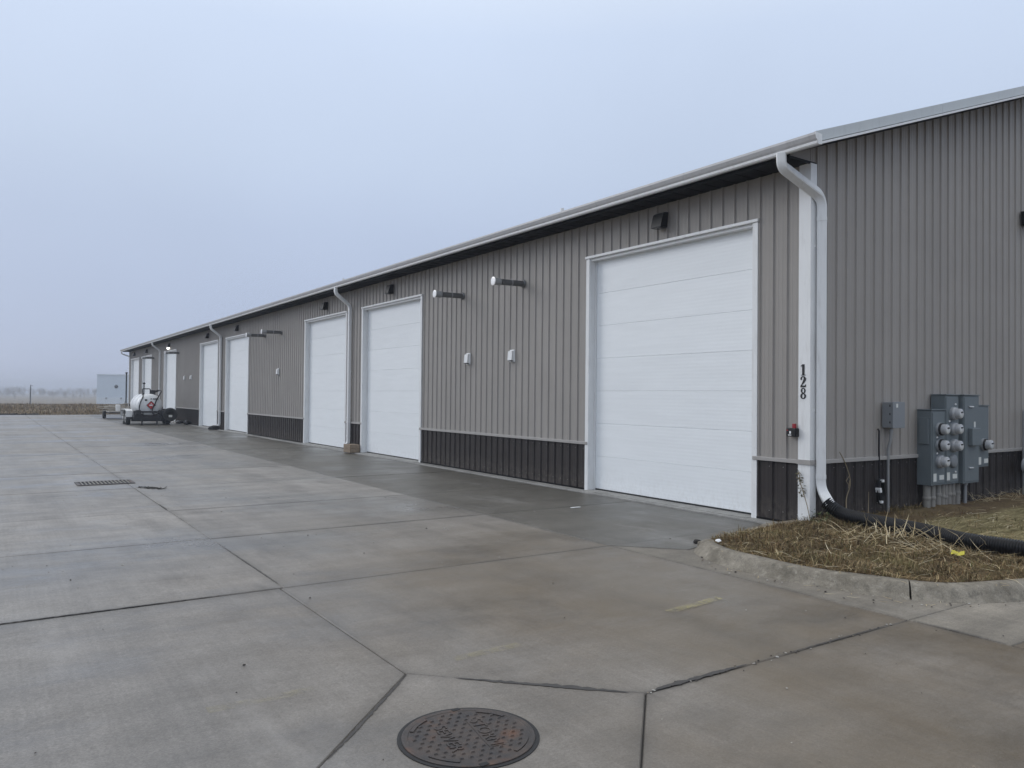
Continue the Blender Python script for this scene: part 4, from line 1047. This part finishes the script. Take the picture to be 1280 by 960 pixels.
for x in (-0.5, 0.5): m.sweep([[(x*1.25, yy, 0.54), (x*1.25+0.05*(1 if x > 0 else -1), yy, 0.54), (x*1.0, yy, 0.82), (x*0.92, yy, 0.80)] for yy in (0.3, 2.5)], True, False)
m.build('saddle', 'blackm', tr)
m = MB(); m.tube([(-0.82, 3.2, 0.48), (0, 4.6, 0.48)], 0.05, 8); m.tube([(0.82, 3.2, 0.48), (0, 4.6, 0.48)], 0.05, 8); m.build('tongue', 'blackm', tr)
def wheel(x, y, s):
    m = MB(); m.lathe((x-s*0.11, y, 0.36), (s, 0, 0), [(0, 0.2), (0.0, 0.33), (0.03, 0.36), (0.18, 0.36), (0.21, 0.33), (0.215, 0.22)], 24); wv_ = m.build('wheel', 'tyre', tr)
    m = MB(); m.lathe((x+s*0.10, y, 0.36), (s, 0, 0), [(0, 0.215), (0.008, 0.21), (0.004, 0.17), (-0.03, 0.14), (-0.02, 0.07), (0.02, 0.06), (0.025, 0.01)], 20); m.build('rim', 'rim', wv_)
for s in (-1, 1):
    for y in (0.75, 1.58): wheel(s*1.0, y, s)
    m = MB(); a = 0.16
    pts = [(0.18, 0.42), (0.22, 0.72), (0.45, 0.80), (1.9, 0.80), (2.12, 0.72), (2.16, 0.42)]
    m.sweep([[(s*1.0-a, y, z), (s*1.0+a, y, z), (s*1.0+a, y, z+0.03), (s*1.0-a, y, z+0.03)] for y, z in pts], True, False)
    m.build('fender', 'rim' if s < 0 else 'blackm', tr)
m = MB(); m.lathe((0.86, -0.52, 0.56), (0, -1, 0), [(0, 0.17), (0.0, 0.32), (0.03, 0.36), (0.17, 0.36), (0.2, 0.32), (0.2, 0.18), (0.12, 0.15), (0.12, 0.01)], 24); m.build('spare_tyre', 'tyre', tr)
m = MB(); m.cbox(0.78, 0.95, -0.735, -0.70, 0.42, 0.54, 0.01); m.build('licence_plate', 'sticker', tr)
for x in (-0.45, 0.28):
    m = MB(); m.box(x-0.035, x+0.035, -0.345, -0.28, 0.0, 0.425); m.box(x-0.08, x+0.08, -0.40, -0.22, 0.0, 0.02); m.build('jack_leg', 'blackm', tr)
# pump hoop, pump and hoses on top
m = MB(); m.tube(curvepath([(-0.33, 0.5, 1.58), (-0.33, 0.5, 1.92), (0.05, 0.5, 1.92), (0.05, 0.5, 1.6)], 0.06), 0.028, 8); m.build('pump_hoop', 'blackm', tr)
m = MB(); m.cyl((-0.26, 0.5, 1.6), (-0.26, 0.5, 2.18), 0.025, n=8); m.lathe((-0.26, 0.5, 2.16), (0, 0, 1), [(0, 0.03), (0.02, 0.07), (0.07, 0.075), (0.1, 0.03)], 12); m.build('vent_cap', 'blackm', tr)
m = MB(); m.cbox(0.08, 0.30, 0.4, 0.62, 1.6, 1.86, 0.03); m.cyl((0.30, 0.5, 1.78), (0.46, 0.5, 1.84), 0.06, n=10); m.build('pump', 'blackm', tr)
m = MB(); m.tube(smoothpath([(0.44, 0.45, 1.85), (0.55, 0.2, 1.8), (0.40, 0.0, 1.55), (0.27, -0.08, 1.3), (0.2, -0.1, 1.12), (0.1, -0.1, 0.9), (0.08, -0.2, 0.62), (0.3, -0.3, 0.55), (0.5, -0.42, 0.36), (0.35, -0.42, 0.22)], 6), 0.03, 8); m.build('hose', 'black', tr)
m = MB(); m.tube(smoothpath([(-0.33, 0.45, 1.7), (-0.36, 0.1, 1.5), (-0.50, -0.05, 1.2), (-0.56, -0.12, 0.85), (-0.5, -0.3, 0.6), (-0.3, -0.42, 0.5)], 6), 0.03, 8); m.build('hose', 'black', tr)

# flatbed utility trailer behind it
FO = (-2.15, 50.5, 0.0)
ft = thing('utility_trailer', FO, 'low open utility trailer loaded with pale scrap lumber near the far end of the yard', 'trailer')
m = MB()
for x in (-0.55, 0.55): m.box(x-0.04, x+0.04, -1.4, 1.6, 0.36, 0.44)
for y in (-1.4, -0.4, 0.6, 1.52): m.box(-0.51, 0.51, y, y+0.08, 0.362, 0.438)
m.tube([(-0.55, 1.5, 0.4), (-0.3, 2.7, 0.4)], 0.04, 6); m.build('frame', 'blackm', ft)
for k in range(5):
    m = MB(); m.box(-0.6+k*0.245, -0.37+k*0.245, -1.5, 1.6, 0.442, 0.475); m.build('plank', 'weath', ft)
for s in (-1, 1):
    m = MB(); m.lathe((s*0.68-s*0.08, 0.1, 0.3), (s, 0, 0), [(0, 0.15), (0, 0.28), (0.03, 0.30), (0.14, 0.30), (0.17, 0.27), (0.17, 0.1), (0.17, 0.01)], 18); m.build('wheel', 'tyre', ft)
random.seed(21)
for k in range(9):
    m = MB(); a = random.uniform(-0.5, 0.5); z = 0.5+0.045*k
    p = Vector((random.uniform(-0.25, 0.25), random.uniform(-0.9, 0.4), z)); d = Vector((math.cos(a), math.sin(a)*0.7, random.uniform(-0.10, 0.16))).normalized()*random.uniform(0.5, 1.1)
    m.rtube([p-d, p+d], 0.045, 0.02, (-d.y, d.x, 0)); m.build('lumber', 'weath', ft)
m = MB(); m.cbox(-0.15, 0.12, -1.1, -0.8, 0.48, 0.92, 0.05); m.build('jug', 'white', ft)
pk = thing('white_sack', (-1.35, 47.6, 0), 'lumpy white sack lying on the concrete beside the utility trailer', 'sack')
bm = bmesh.new(); bmesh.ops.create_icosphere(bm, subdivisions=3, radius=1)
for v in bm.verts:
    c = v.co; k = 1+0.12*math.sin(5*c.x+2*c.y)+0.08*math.sin(9*c.y+c.z*4); v.co = Vector((c.x*0.42*k, c.y*0.3*k, max(0.0, 0.14+c.z*0.16*k)))
for f in bm.faces: f.smooth = True
me = bpy.data.meshes.new('bag'); bm.to_mesh(me); bm.free(); me.materials.append(MT['white']); link('bag', me, pk)

# blocks at the wall foot
wb = thing('wooden_block', (-0.25, 15.45, 0.0), 'tan wooden block standing at the foot of the second downspout', 'block')
m = MB()
for k in range(2): m.cbox(-0.36, -0.18 if k == 0 else -0.18, 15.0+0.0, 15.5, 0.024+0.118*k, 0.138+0.118*k, 0.006)
m.v = [(x*1.0-0.0, y, z) for x, y, z in m.v]; m.build('lower_timber', 'tan', wb, (-0.25, 15.45, 0.0))
m = MB(); m.cbox(-0.175, -0.06, 15.0, 15.5, 0.024, 0.256, 0.006); m.build('side_timber', 'tan', wb, (-0.25, 15.45, 0.0))
def boot(name, x, y, label, sx, sy, sz):
    bm = bmesh.new(); bmesh.ops.create_icosphere(bm, subdivisions=3, radius=1)
    for v in bm.verts:
        c = v.co; k = 1+0.15*math.sin(4*c.x+3*c.y+x)+0.1*math.sin(8*c.y-3*c.z); v.co = Vector((c.x*sx*k, c.y*sy*k, max(0.0, sz*0.4+c.z*sz*0.7*k)))
    for f in bm.faces: f.smooth = True
    me = bpy.data.meshes.new(name); bm.to_mesh(me); bm.free(); me.materials.append(MT['black'])
    tag(link(name, me, None, (x, y, 0.023)), label, 'debris')
boot('splash_boot', -0.33, 31.62, 'black rubber splash boot under the third downspout', 0.24, 0.2, 0.17)
boot('rubbish_bag', -0.22, 38.1, 'small black rubbish bag at the wall foot close to the fifth door', 0.16, 0.35, 0.22)
boot('rubbish_heap', -0.2, 40.3, 'low dark rubbish heap at the wall foot close to the sixth door', 0.16, 0.5, 0.14)

# ================================================================== VEGETATION AND LITTER
random.seed(5)
def blade(m, x, y, z, h, lean, az, w_):
    dx, dy = math.cos(az), math.sin(az); px, py = -dy*w_, dx*w_
    mx, my, mz = x+dx*lean*0.4, y+dy*lean*0.4, z+h*0.65; tx, ty, tz = x+dx*lean, y+dy*lean, z+h
    m.add([(x-px, y-py, z), (x+px, y+py, z), (mx+px*0.8, my+py*0.8, mz), (mx-px*0.8, my-py*0.8, mz), (tx, ty, tz)], [(0, 1, 2, 3), (3, 2, 4)])
gm_ = MB(); cnt = 0
hump = lambda x, y: 0.5+0.5*math.sin(x*3.1+y*2.3+1.2)*math.cos(y*3.7-x*1.1)
while cnt < 24000:
    x, y = random.uniform(-2.75, 2.6), random.uniform(-3.35, 0.05)
    if not in_poly(x, y, bedpoly): continue
    pipe_x = 0.1 if y > -1 else 0.1-(-1-y)*0.3
    zone = x > pipe_x+0.12 and y < -0.12
    if zone and random.random() > 0.07: continue
    hp = hump(x*1.7, y*1.7)
    if random.random() > 0.30+0.8*hp: continue
    if random.random() < 0.62: h, lean = random.uniform(0.004, 0.035), random.uniform(0.05, 0.20)
    else: h, lean = random.uniform(0.02, 0.085)*(0.4+hp), random.uniform(0.02, 0.12)
    blade(gm_, x, y, zbed(x, y)+random.uniform(-0.006, 0.02), h, lean, random.uniform(0, 6.28), random.uniform(0.0016, 0.0042)); cnt += 1
stuff(tag(gm_.build('dry_grass', 'grass'), 'matted brown dry grass covering the curbed planting bed', 'grass'))
# pale straw stalks lying about, denser around the pipe
sm = MB()
def stalk(x, y, ln, az, el, w_, z0=None):
    z = (zbed(x, y)+random.uniform(0.01, 0.05)) if z0 is None else z0
    d = Vector((math.cos(az)*math.cos(el), math.sin(az)*math.cos(el), math.sin(el))); s = Vector((-math.sin(az), math.cos(az), 0))*w_
    p = Vector((x, y, z)); q = p+d*ln*0.55; bend = Vector((random.uniform(-.25, .25), random.uniform(-.25, .25), random.uniform(-.5, .15)))
    e_ = q+(d+bend).normalized()*ln*0.45; u_ = Vector((0, 0, w_*0.7))
    for o_, ws in ((s, 1), (u_, 1)):
        sm.add([p-o_, p+o_, q+o_, q-o_, e_], [(0, 1, 2, 3), (3, 2, 4)])
for k in range(150):
    x, y = random.gauss(-0.62, 0.36), random.gauss(-1.72, 0.42)
    if in_poly(x, y, bedpoly): stalk(x, y, random.uniform(0.14, 0.42), random.uniform(0, 6.28), random.uniform(0.0, 0.75)**1.3, random.uniform(0.0022, 0.0050))
for k in range(300):
    x, y = random.uniform(-2.6, 0.2), random.uniform(-3.2, -0.2)
    if in_poly(x, y, bedpoly): stalk(x, y, random.uniform(0.08, 0.26), random.uniform(0, 6.28), random.uniform(0.0, 0.35), random.uniform(0.0015, 0.0034))
for k in range(60):
    x, y = random.gauss(-0.32, 0.17), random.gauss(-1.66, 0.30)
    stalk(x, y, random.uniform(0.18, 0.40), random.uniform(0, 6.28), random.uniform(0.35, 1.25), random.uniform(0.0026, 0.0052))
for k in range(260):
    x, y = random.uniform(0.2, 5.5), random.uniform(-2.6, -0.75)
    if random.random() < 0.75: stalk(x, y, random.uniform(0.1, 0.3), random.gauss(0.1, 0.35)+(math.pi if random.random() < .5 else 0), random.uniform(0, 0.08), random.uniform(0.002, 0.004))
for k in range(90):
    x, y = random.uniform(3.7, 6.2), random.uniform(-0.5, -0.12)
    stalk(x, y, random.uniform(0.1, 0.34), random.uniform(0, 6.28), random.uniform(0, 0.9), random.uniform(0.0018, 0.0035))
for k in range(46):
    i_ = random.randrange(12, len(FP)-12); p = FP[i_]; q = random.uniform(-0.28, 0.16)
    t_ = (FP[i_+1]-FP[i_]).normalized(); on = Vector((p.x-t_.y*q, p.y+t_.x*q))
    stalk(on.x, on.y, random.uniform(0.05, 0.14), random.uniform(0, 6.28), 0.0, random.uniform(0.0012, 0.0024), 0.008 if q < 0 else 0.133)
stuff(tag(sm.build('straw', 'straw'), 'pale broken straw stalks strewn over the bed and drain pipe', 'straw'))
# dead weed stems against the gable wainscot
wd = thing('dead_weed', (0.75, -0.12, 0.1), 'dead bent weed stem leaning against the dark gable wainscot', 'weed')
m = MB(); m.tube(smoothpath([(0.40, -0.30, 0.12), (0.62, -0.14, 0.35), (0.80, -0.08, 0.52), (0.82, -0.06, 0.66), (0.72, -0.05, 0.86), (0.60, -0.05, 1.0)], 4), [0.007]*20+[0.004], 5); m.build('stem', 'twig', wd, (0.75, -0.12, 0.1))
m = MB()
for (a, b) in (((0.80, -0.08, 0.52), (0.68, -0.10, 0.60)), ((0.68, -0.10, 0.60), (0.74, -0.12, 0.69)), ((0.81, -0.07, 0.6), (0.70, -0.12, 0.50)), ((1.05, -0.2, 0.1), (1.22, -0.10, 0.42))): m.tube([a, b], [0.006, 0.003], 5)
m.build('twig', 'twig', wd, (0.75, -0.12, 0.1))
# bindweed hanging on the corner post
vn = thing('withered_vine', (-0.06, 0.05, 0.1), 'withered grey vine clinging to the foot of the white corner post', 'weed')
random.seed(3)
m = MB(); path = [(-0.10, -0.09, 0.11), (-0.075, -0.03, 0.28), (-0.06, 0.03, 0.43), (-0.055, 0.085, 0.56), (-0.06, 0.105, 0.68), (-0.055, 0.125, 0.76)]
m.tube(smoothpath(path, 5), 0.0055, 5); m.build('stem', 'twig', vn, (-0.06, 0.05, 0.1))
m = MB()
for k in range(46):
    t = random.random(); z = 0.42+0.34*t; y = 0.03+0.10*t+random.gauss(0, 0.028); x = -0.06+random.gauss(-0.01, 0.015); s = random.uniform(0.012, 0.026); a = random.uniform(0, 6.28); b = random.uniform(-1, 1)
    d = Vector((0.35*math.sin(b), math.cos(a), math.sin(a))).normalized()*s; e_ = Vector((0.4, -math.sin(a), math.cos(a))).normalized()*s*0.5; p = Vector((x, y, z))
    m.add([p-d, p+e_, p+d, p-e_], [(0, 1, 2), (0, 2, 3)])
m.build('leaves', 'deadleaf', vn, (-0.06, 0.05, 0.1))
# low green weeds by the downspout foot
gw = thing('green_weed', (0.0, -0.2, 0.1), 'small dark green weed growing under the downspout elbow', 'weed')
m = MB()
for k in range(140):
    x, y = random.gauss(-0.02, 0.11), random.gauss(-0.22, 0.10); z = zbed(x, y)+abs(random.gauss(0, 0.07)); s = random.uniform(0.012, 0.035); a = random.uniform(0, 6.28)
    d = Vector((math.cos(a), math.sin(a), random.uniform(-.3, .8)))*s; e_ = Vector((-math.sin(a), math.cos(a), random.uniform(-.2, .4)))*s*0.45; p = Vector((x, y, z))
    m.add([p-d, p+e_, p+d, p-e_], [(0, 1, 2), (0, 2, 3)])
m.build('leaves', 'leaf', gw, (0.0, -0.2, 0.1))
m = MB()
for k in range(7):
    a = k*0.9; m.tube([(0.0, -0.2, 0.1), (0.1*math.cos(a), -0.2+0.1*math.sin(a), 0.16+0.03*math.sin(k))], 0.003, 4)
m.build('stem', 'twig', gw, (0.0, -0.2, 0.1))
def rockmesh(x, y, z, s, m, seed):
    rg = random.Random(seed); bmv = []
    t = (1+5**0.5)/2
    V = [(-1,t,0),(1,t,0),(-1,-t,0),(1,-t,0),(0,-1,t),(0,1,t),(0,-1,-t),(0,1,-t),(t,0,-1),(t,0,1),(-t,0,-1),(-t,0,1)]
    F = [(0,11,5),(0,5,1),(0,1,7),(0,7,10),(0,10,11),(1,5,9),(5,11,4),(11,10,2),(10,7,6),(7,1,8),(3,9,4),(3,4,2),(3,2,6),(3,6,8),(3,8,9),(4,9,5),(2,4,11),(6,2,10),(8,6,7),(9,8,1)]
    a = rg.uniform(0, 6.28); ca_, sa_ = math.cos(a), math.sin(a); ex = rg.uniform(0.7, 1.5)
    for v in V:
        k = rg.uniform(0.75, 1.2)*0.5*s; vx, vy, vz = v[0]*k*ex, v[1]*k, v[2]*k*0.7
        bmv.append((x+vx*ca_-vy*sa_, y+vx*sa_+vy*ca_, z+max(-0.3*s, vz)+0.3*s))
    m.add(bmv, F)
pb = MB(); random.seed(11)
for k in range(150):
    x, y = random.uniform(-9.5, -1.2), random.uniform(-5, 9)
    if in_poly(x, y, bedpoly) or (x > -2.9 and y < 0.3 and y > -3.5): continue
    rockmesh(x, y, 0.002, random.choice((0.004, 0.005, 0.006, 0.007, 0.010)), pb, k)
for k in range(70):
    i = random.randrange(5, len(FP)-14); p = FP[i]; t = random.uniform(0.03, 0.35)
    rockmesh(p.x-t*0.8, p.y-t*0.5, 0.003, random.choice((0.006, 0.008, 0.011)), pb, 900+k)
for k in range(60):   # grit caught in the joints
    x = random.uniform(-5.9, -3.1); rockmesh(x, -3.08+random.gauss(0, 0.02), 0.0, random.uniform(0.004, 0.009), pb, 2000+k)
stuff(tag(pb.build('pebbles', 'stone'), 'loose pebbles and grit scattered over the concrete yard', 'pebbles'))
# darker clods on the apron next to the island tip
for (x, y, s, lb_) in ((-2.12, 0.02, 0.055, 'dark clod of earth on the damp apron by the curb tip'), (-1.72, 0.06, 0.042, 'smaller dark clod on the damp apron along the low edging')):
    m = MB(); rockmesh(x, y, 0.0, s, m, int(s*1000)); rockmesh(x+0.05, y+0.02, 0.0, s*0.7, m, 77); tag(m.build('dirt_clod', 'mulch'), lb_, 'debris')
m = MB(); random.seed(8)
for k in range(170):
    t_ = random.random(); x, y = -6.80+0.30*t_+random.gauss(0, 0.035), 8.98-0.42*t_+random.gauss(0, 0.09); a = random.uniform(0, 6.28); q = random.uniform(0.012, 0.03); z = random.uniform(0.004, 0.014)
    c_, s_ = math.cos(a)*q, math.sin(a)*q
    m.add([(x-c_, y-s_, z), (x+s_*.5, y-c_*.5, z+random.uniform(0, .01)), (x+c_, y+s_, z), (x-s_*.5, y+c_*.5, z+random.uniform(0, .01))], [(0, 1, 2), (0, 2, 3)])
stuff(tag(m.build('leaf_litter', 'mulch'), 'dark patch of wet leaf litter on the yard beside the storm grate', 'debris'))
# yellow wrapper and white scraps in the bed
yw = MB(); rows = [[(-0.97+0.012*i+0.02*j, -2.33-0.025*i+0.008*j+0.006*math.sin(i*2.7), 0.158+0.009*j+0.012*math.sin(i*1.9+j*2.3)) for i in range(5)] for j in range(4)]
yw.sweep(rows, False, True, False); tag(yw.build('wrapper', 'yellow'), 'crumpled yellow wrapper lying in the dry grass', 'litter')
m = MB(); rockmesh(-2.40, -0.55, 0.14, 0.035, m, 5); tag(m.build('paper_scrap', 'white'), 'white scrap by the curb tip at the edge of the grass', 'litter')
m = MB(); m.box(-1.62, -1.45, 3.02, 3.07, 0.006, 0.012); tag(m.build('plastic_strip', 'white'), 'small flat white plastic strip lying on the damp apron', 'litter')

# --- far field, weeds
random.seed(17)
fw_ = MB()
for k in range(30000):
    y = 61.5+56*random.random()**1.3; x = -14+random.random()*(20+0.12*y)
    if 0 < x < 18.6 and y < 62.5: continue
    c_ = 0.5+0.5*math.sin(x*0.7+1.3*math.sin(y*0.31))*math.cos(y*0.23+x*0.11)
    h = (0.06+0.34*c_*random.random())*(1 if random.random() < 0.97 else 1.7); w2 = random.uniform(0.01, 0.034)
    blade(fw_, x, y, zg(x, y), h, random.uniform(0.02, 0.22), random.uniform(0, 6.28), w2)
stuff(tag(fw_.build('field_weeds', 'weed'), 'brown withered weeds filling the field beyond the yard', 'weeds'))
m = MB()
random.seed(4)
for k in range(90): rockmesh(random.uniform(-8.9, -6.1), 60.9+random.gauss(0, 0.22), -0.06, random.uniform(0.06, 0.2), m, 500+k)
stuff(tag(m.build('mulch_ridge', 'mulch'), 'low black ridge of earth at the far edge of the concrete', 'earth'))
# pale building in the fog
FB = (27.0, 300.0, -4.5)
fb = thing('far_building', FB, 'large pale blue windowless building fading into the fog', 'building')
m = MB(); m.box(22.15, 62, 300, 340, -4.6, 7.70); m.build('wall', 'farwall', fb, FB)
m = MB(); m.box(22.0, 62.1, 299.85, 340.1, 7.702, 8.1); m.build('parapet', 'fartrim', fb, FB)
m = MB(); m.box(22.05, 62.05, 299.9, 299.998, -2.4, -0.1); m.build('base_band', 'fartrim', fb, FB)
m = MB(); m.lathe((28.2, 299.98, 3.75), (0, -1, 0), [(0, 0.62), (0.15, 0.62), (0.18, 0.55), (0.08, 0.45), (0.08, 0.01)], 16); m.build('round_louvre', 'soffit', fb, FB)
fb.rotation_euler = (0, 0, R(-8))
for x in (24.8, 29.5):
    m = MB(); m.cbox(x, x+0.6, 299.6, 299.89, -0.7, -0.1, 0.05); m.build('wall_box', 'jbox', fb, FB)
up_ = thing('utility_pole', (0.15, 240, -3.5), 'thin dark utility pole standing in the foggy field', 'pole')
m = MB(); m.tube([(0.15, 240, -3.6), (0.15, 240, 0.5), (0.17, 240, 3.5)], [0.17, 0.15, 0.11], 8); m.build('pole', 'blackm', up_, (0.15, 240, -3.5))
m = MB(); m.box(0.1, 0.75, 239.9, 240.05, 3.2, 3.3); m.build('lamp_arm', 'blackm', up_, (0.15, 240, -3.5))
# thin post at the far building corner
tp = thing('vent_post', (0.0, 61.6, 0), 'thin dark pipe standing behind the far corner of the warehouse', 'pole')
m = MB(); m.cyl((-0.14, 61.35, -0.14), (-0.14, 61.35, 3.25), 0.05, n=8); m.build('pipe', 'blackm', tp, (0.0, 61.6, 0))
m = MB(); m.lathe((-0.14, 61.35, 3.2), (0, 0, 1), [(0, 0.055), (0.02, 0.09), (0.09, 0.09), (0.11, 0.03)], 8); m.build('cap', 'blackm', tp, (0.0, 61.6, 0))
# distant bare wood, one mass
tm = MB(); random.seed(31)
def tree(x, y, z, H):
    def br(p, d, ln, r, lev):
        q = p+d*ln; s = Vector((d.y, -d.x, 0.0)); s = (s.normalized() if s.length > 1e-3 else Vector((1, 0, 0)))*r; t_ = Vector((0, 1, 0))*r
        for o_ in (s, t_): tm.add([p-o_, p+o_, q+o_*0.5, q-o_*0.5], [(0, 1, 2, 3)])
        if lev == 0: return
        for k in range(4 if lev > 1 else 5):
            dd = (d+Vector((random.uniform(-.8, .8), random.uniform(-.8, .8), random.uniform(-.15, .5)))).normalized()
            br(p+d*ln*random.uniform(0.45, 1.0), dd, ln*random.uniform(0.5, 0.75), r*0.55, lev-1)
    br(Vector((x, y, z)), Vector((random.uniform(-.08, .08), 0, 1)).normalized(), H*0.42, H*0.022, 3)
for k in range(420):
    y = 420+620*random.random()**0.6; t = random.random(); x = -0.045*y+t*0.19*y
    h = (3.4+y*0.0105)*random.uniform(0.7, 1.05)*(0.9+0.14*math.sin(x*0.11))
    tree(x, y, -3.5, h)
stuff(tag(tm.build('tree_line', 'fog_paled_bark'), 'bare grey wood along the horizon dissolving into the fog', 'trees'))

# ------------------------------------------------------------------ fog
hz = MB(); hz.box(-800, 1000, -150, 1300, -6.5, 14.5)
me = bpy.data.meshes.new('haze'); me.from_pydata(hz.v, [], hz.f)
hm = bpy.data.materials.new('fog'); hm.use_nodes = True; ht = hm.node_tree; ht.nodes.clear()
ho = ht.nodes.new('ShaderNodeOutputMaterial'); pvv = ht.nodes.new('ShaderNodeVolumePrincipled')
pvv.inputs['Color'].default_value = (0.62, 0.68, 0.78, 1); pvv.inputs['Density'].default_value = 0.0012; pvv.inputs['Anisotropy'].default_value = 0.0
ht.links.new(pvv.outputs[0], ho.inputs['Volume']); me.materials.append(hm)
h_ = link('haze', me); h_['kind'] = 'stuff'; h_['label'] = 'pale blue grey fog filling the air over the yard and field'; h_['category'] = 'fog'
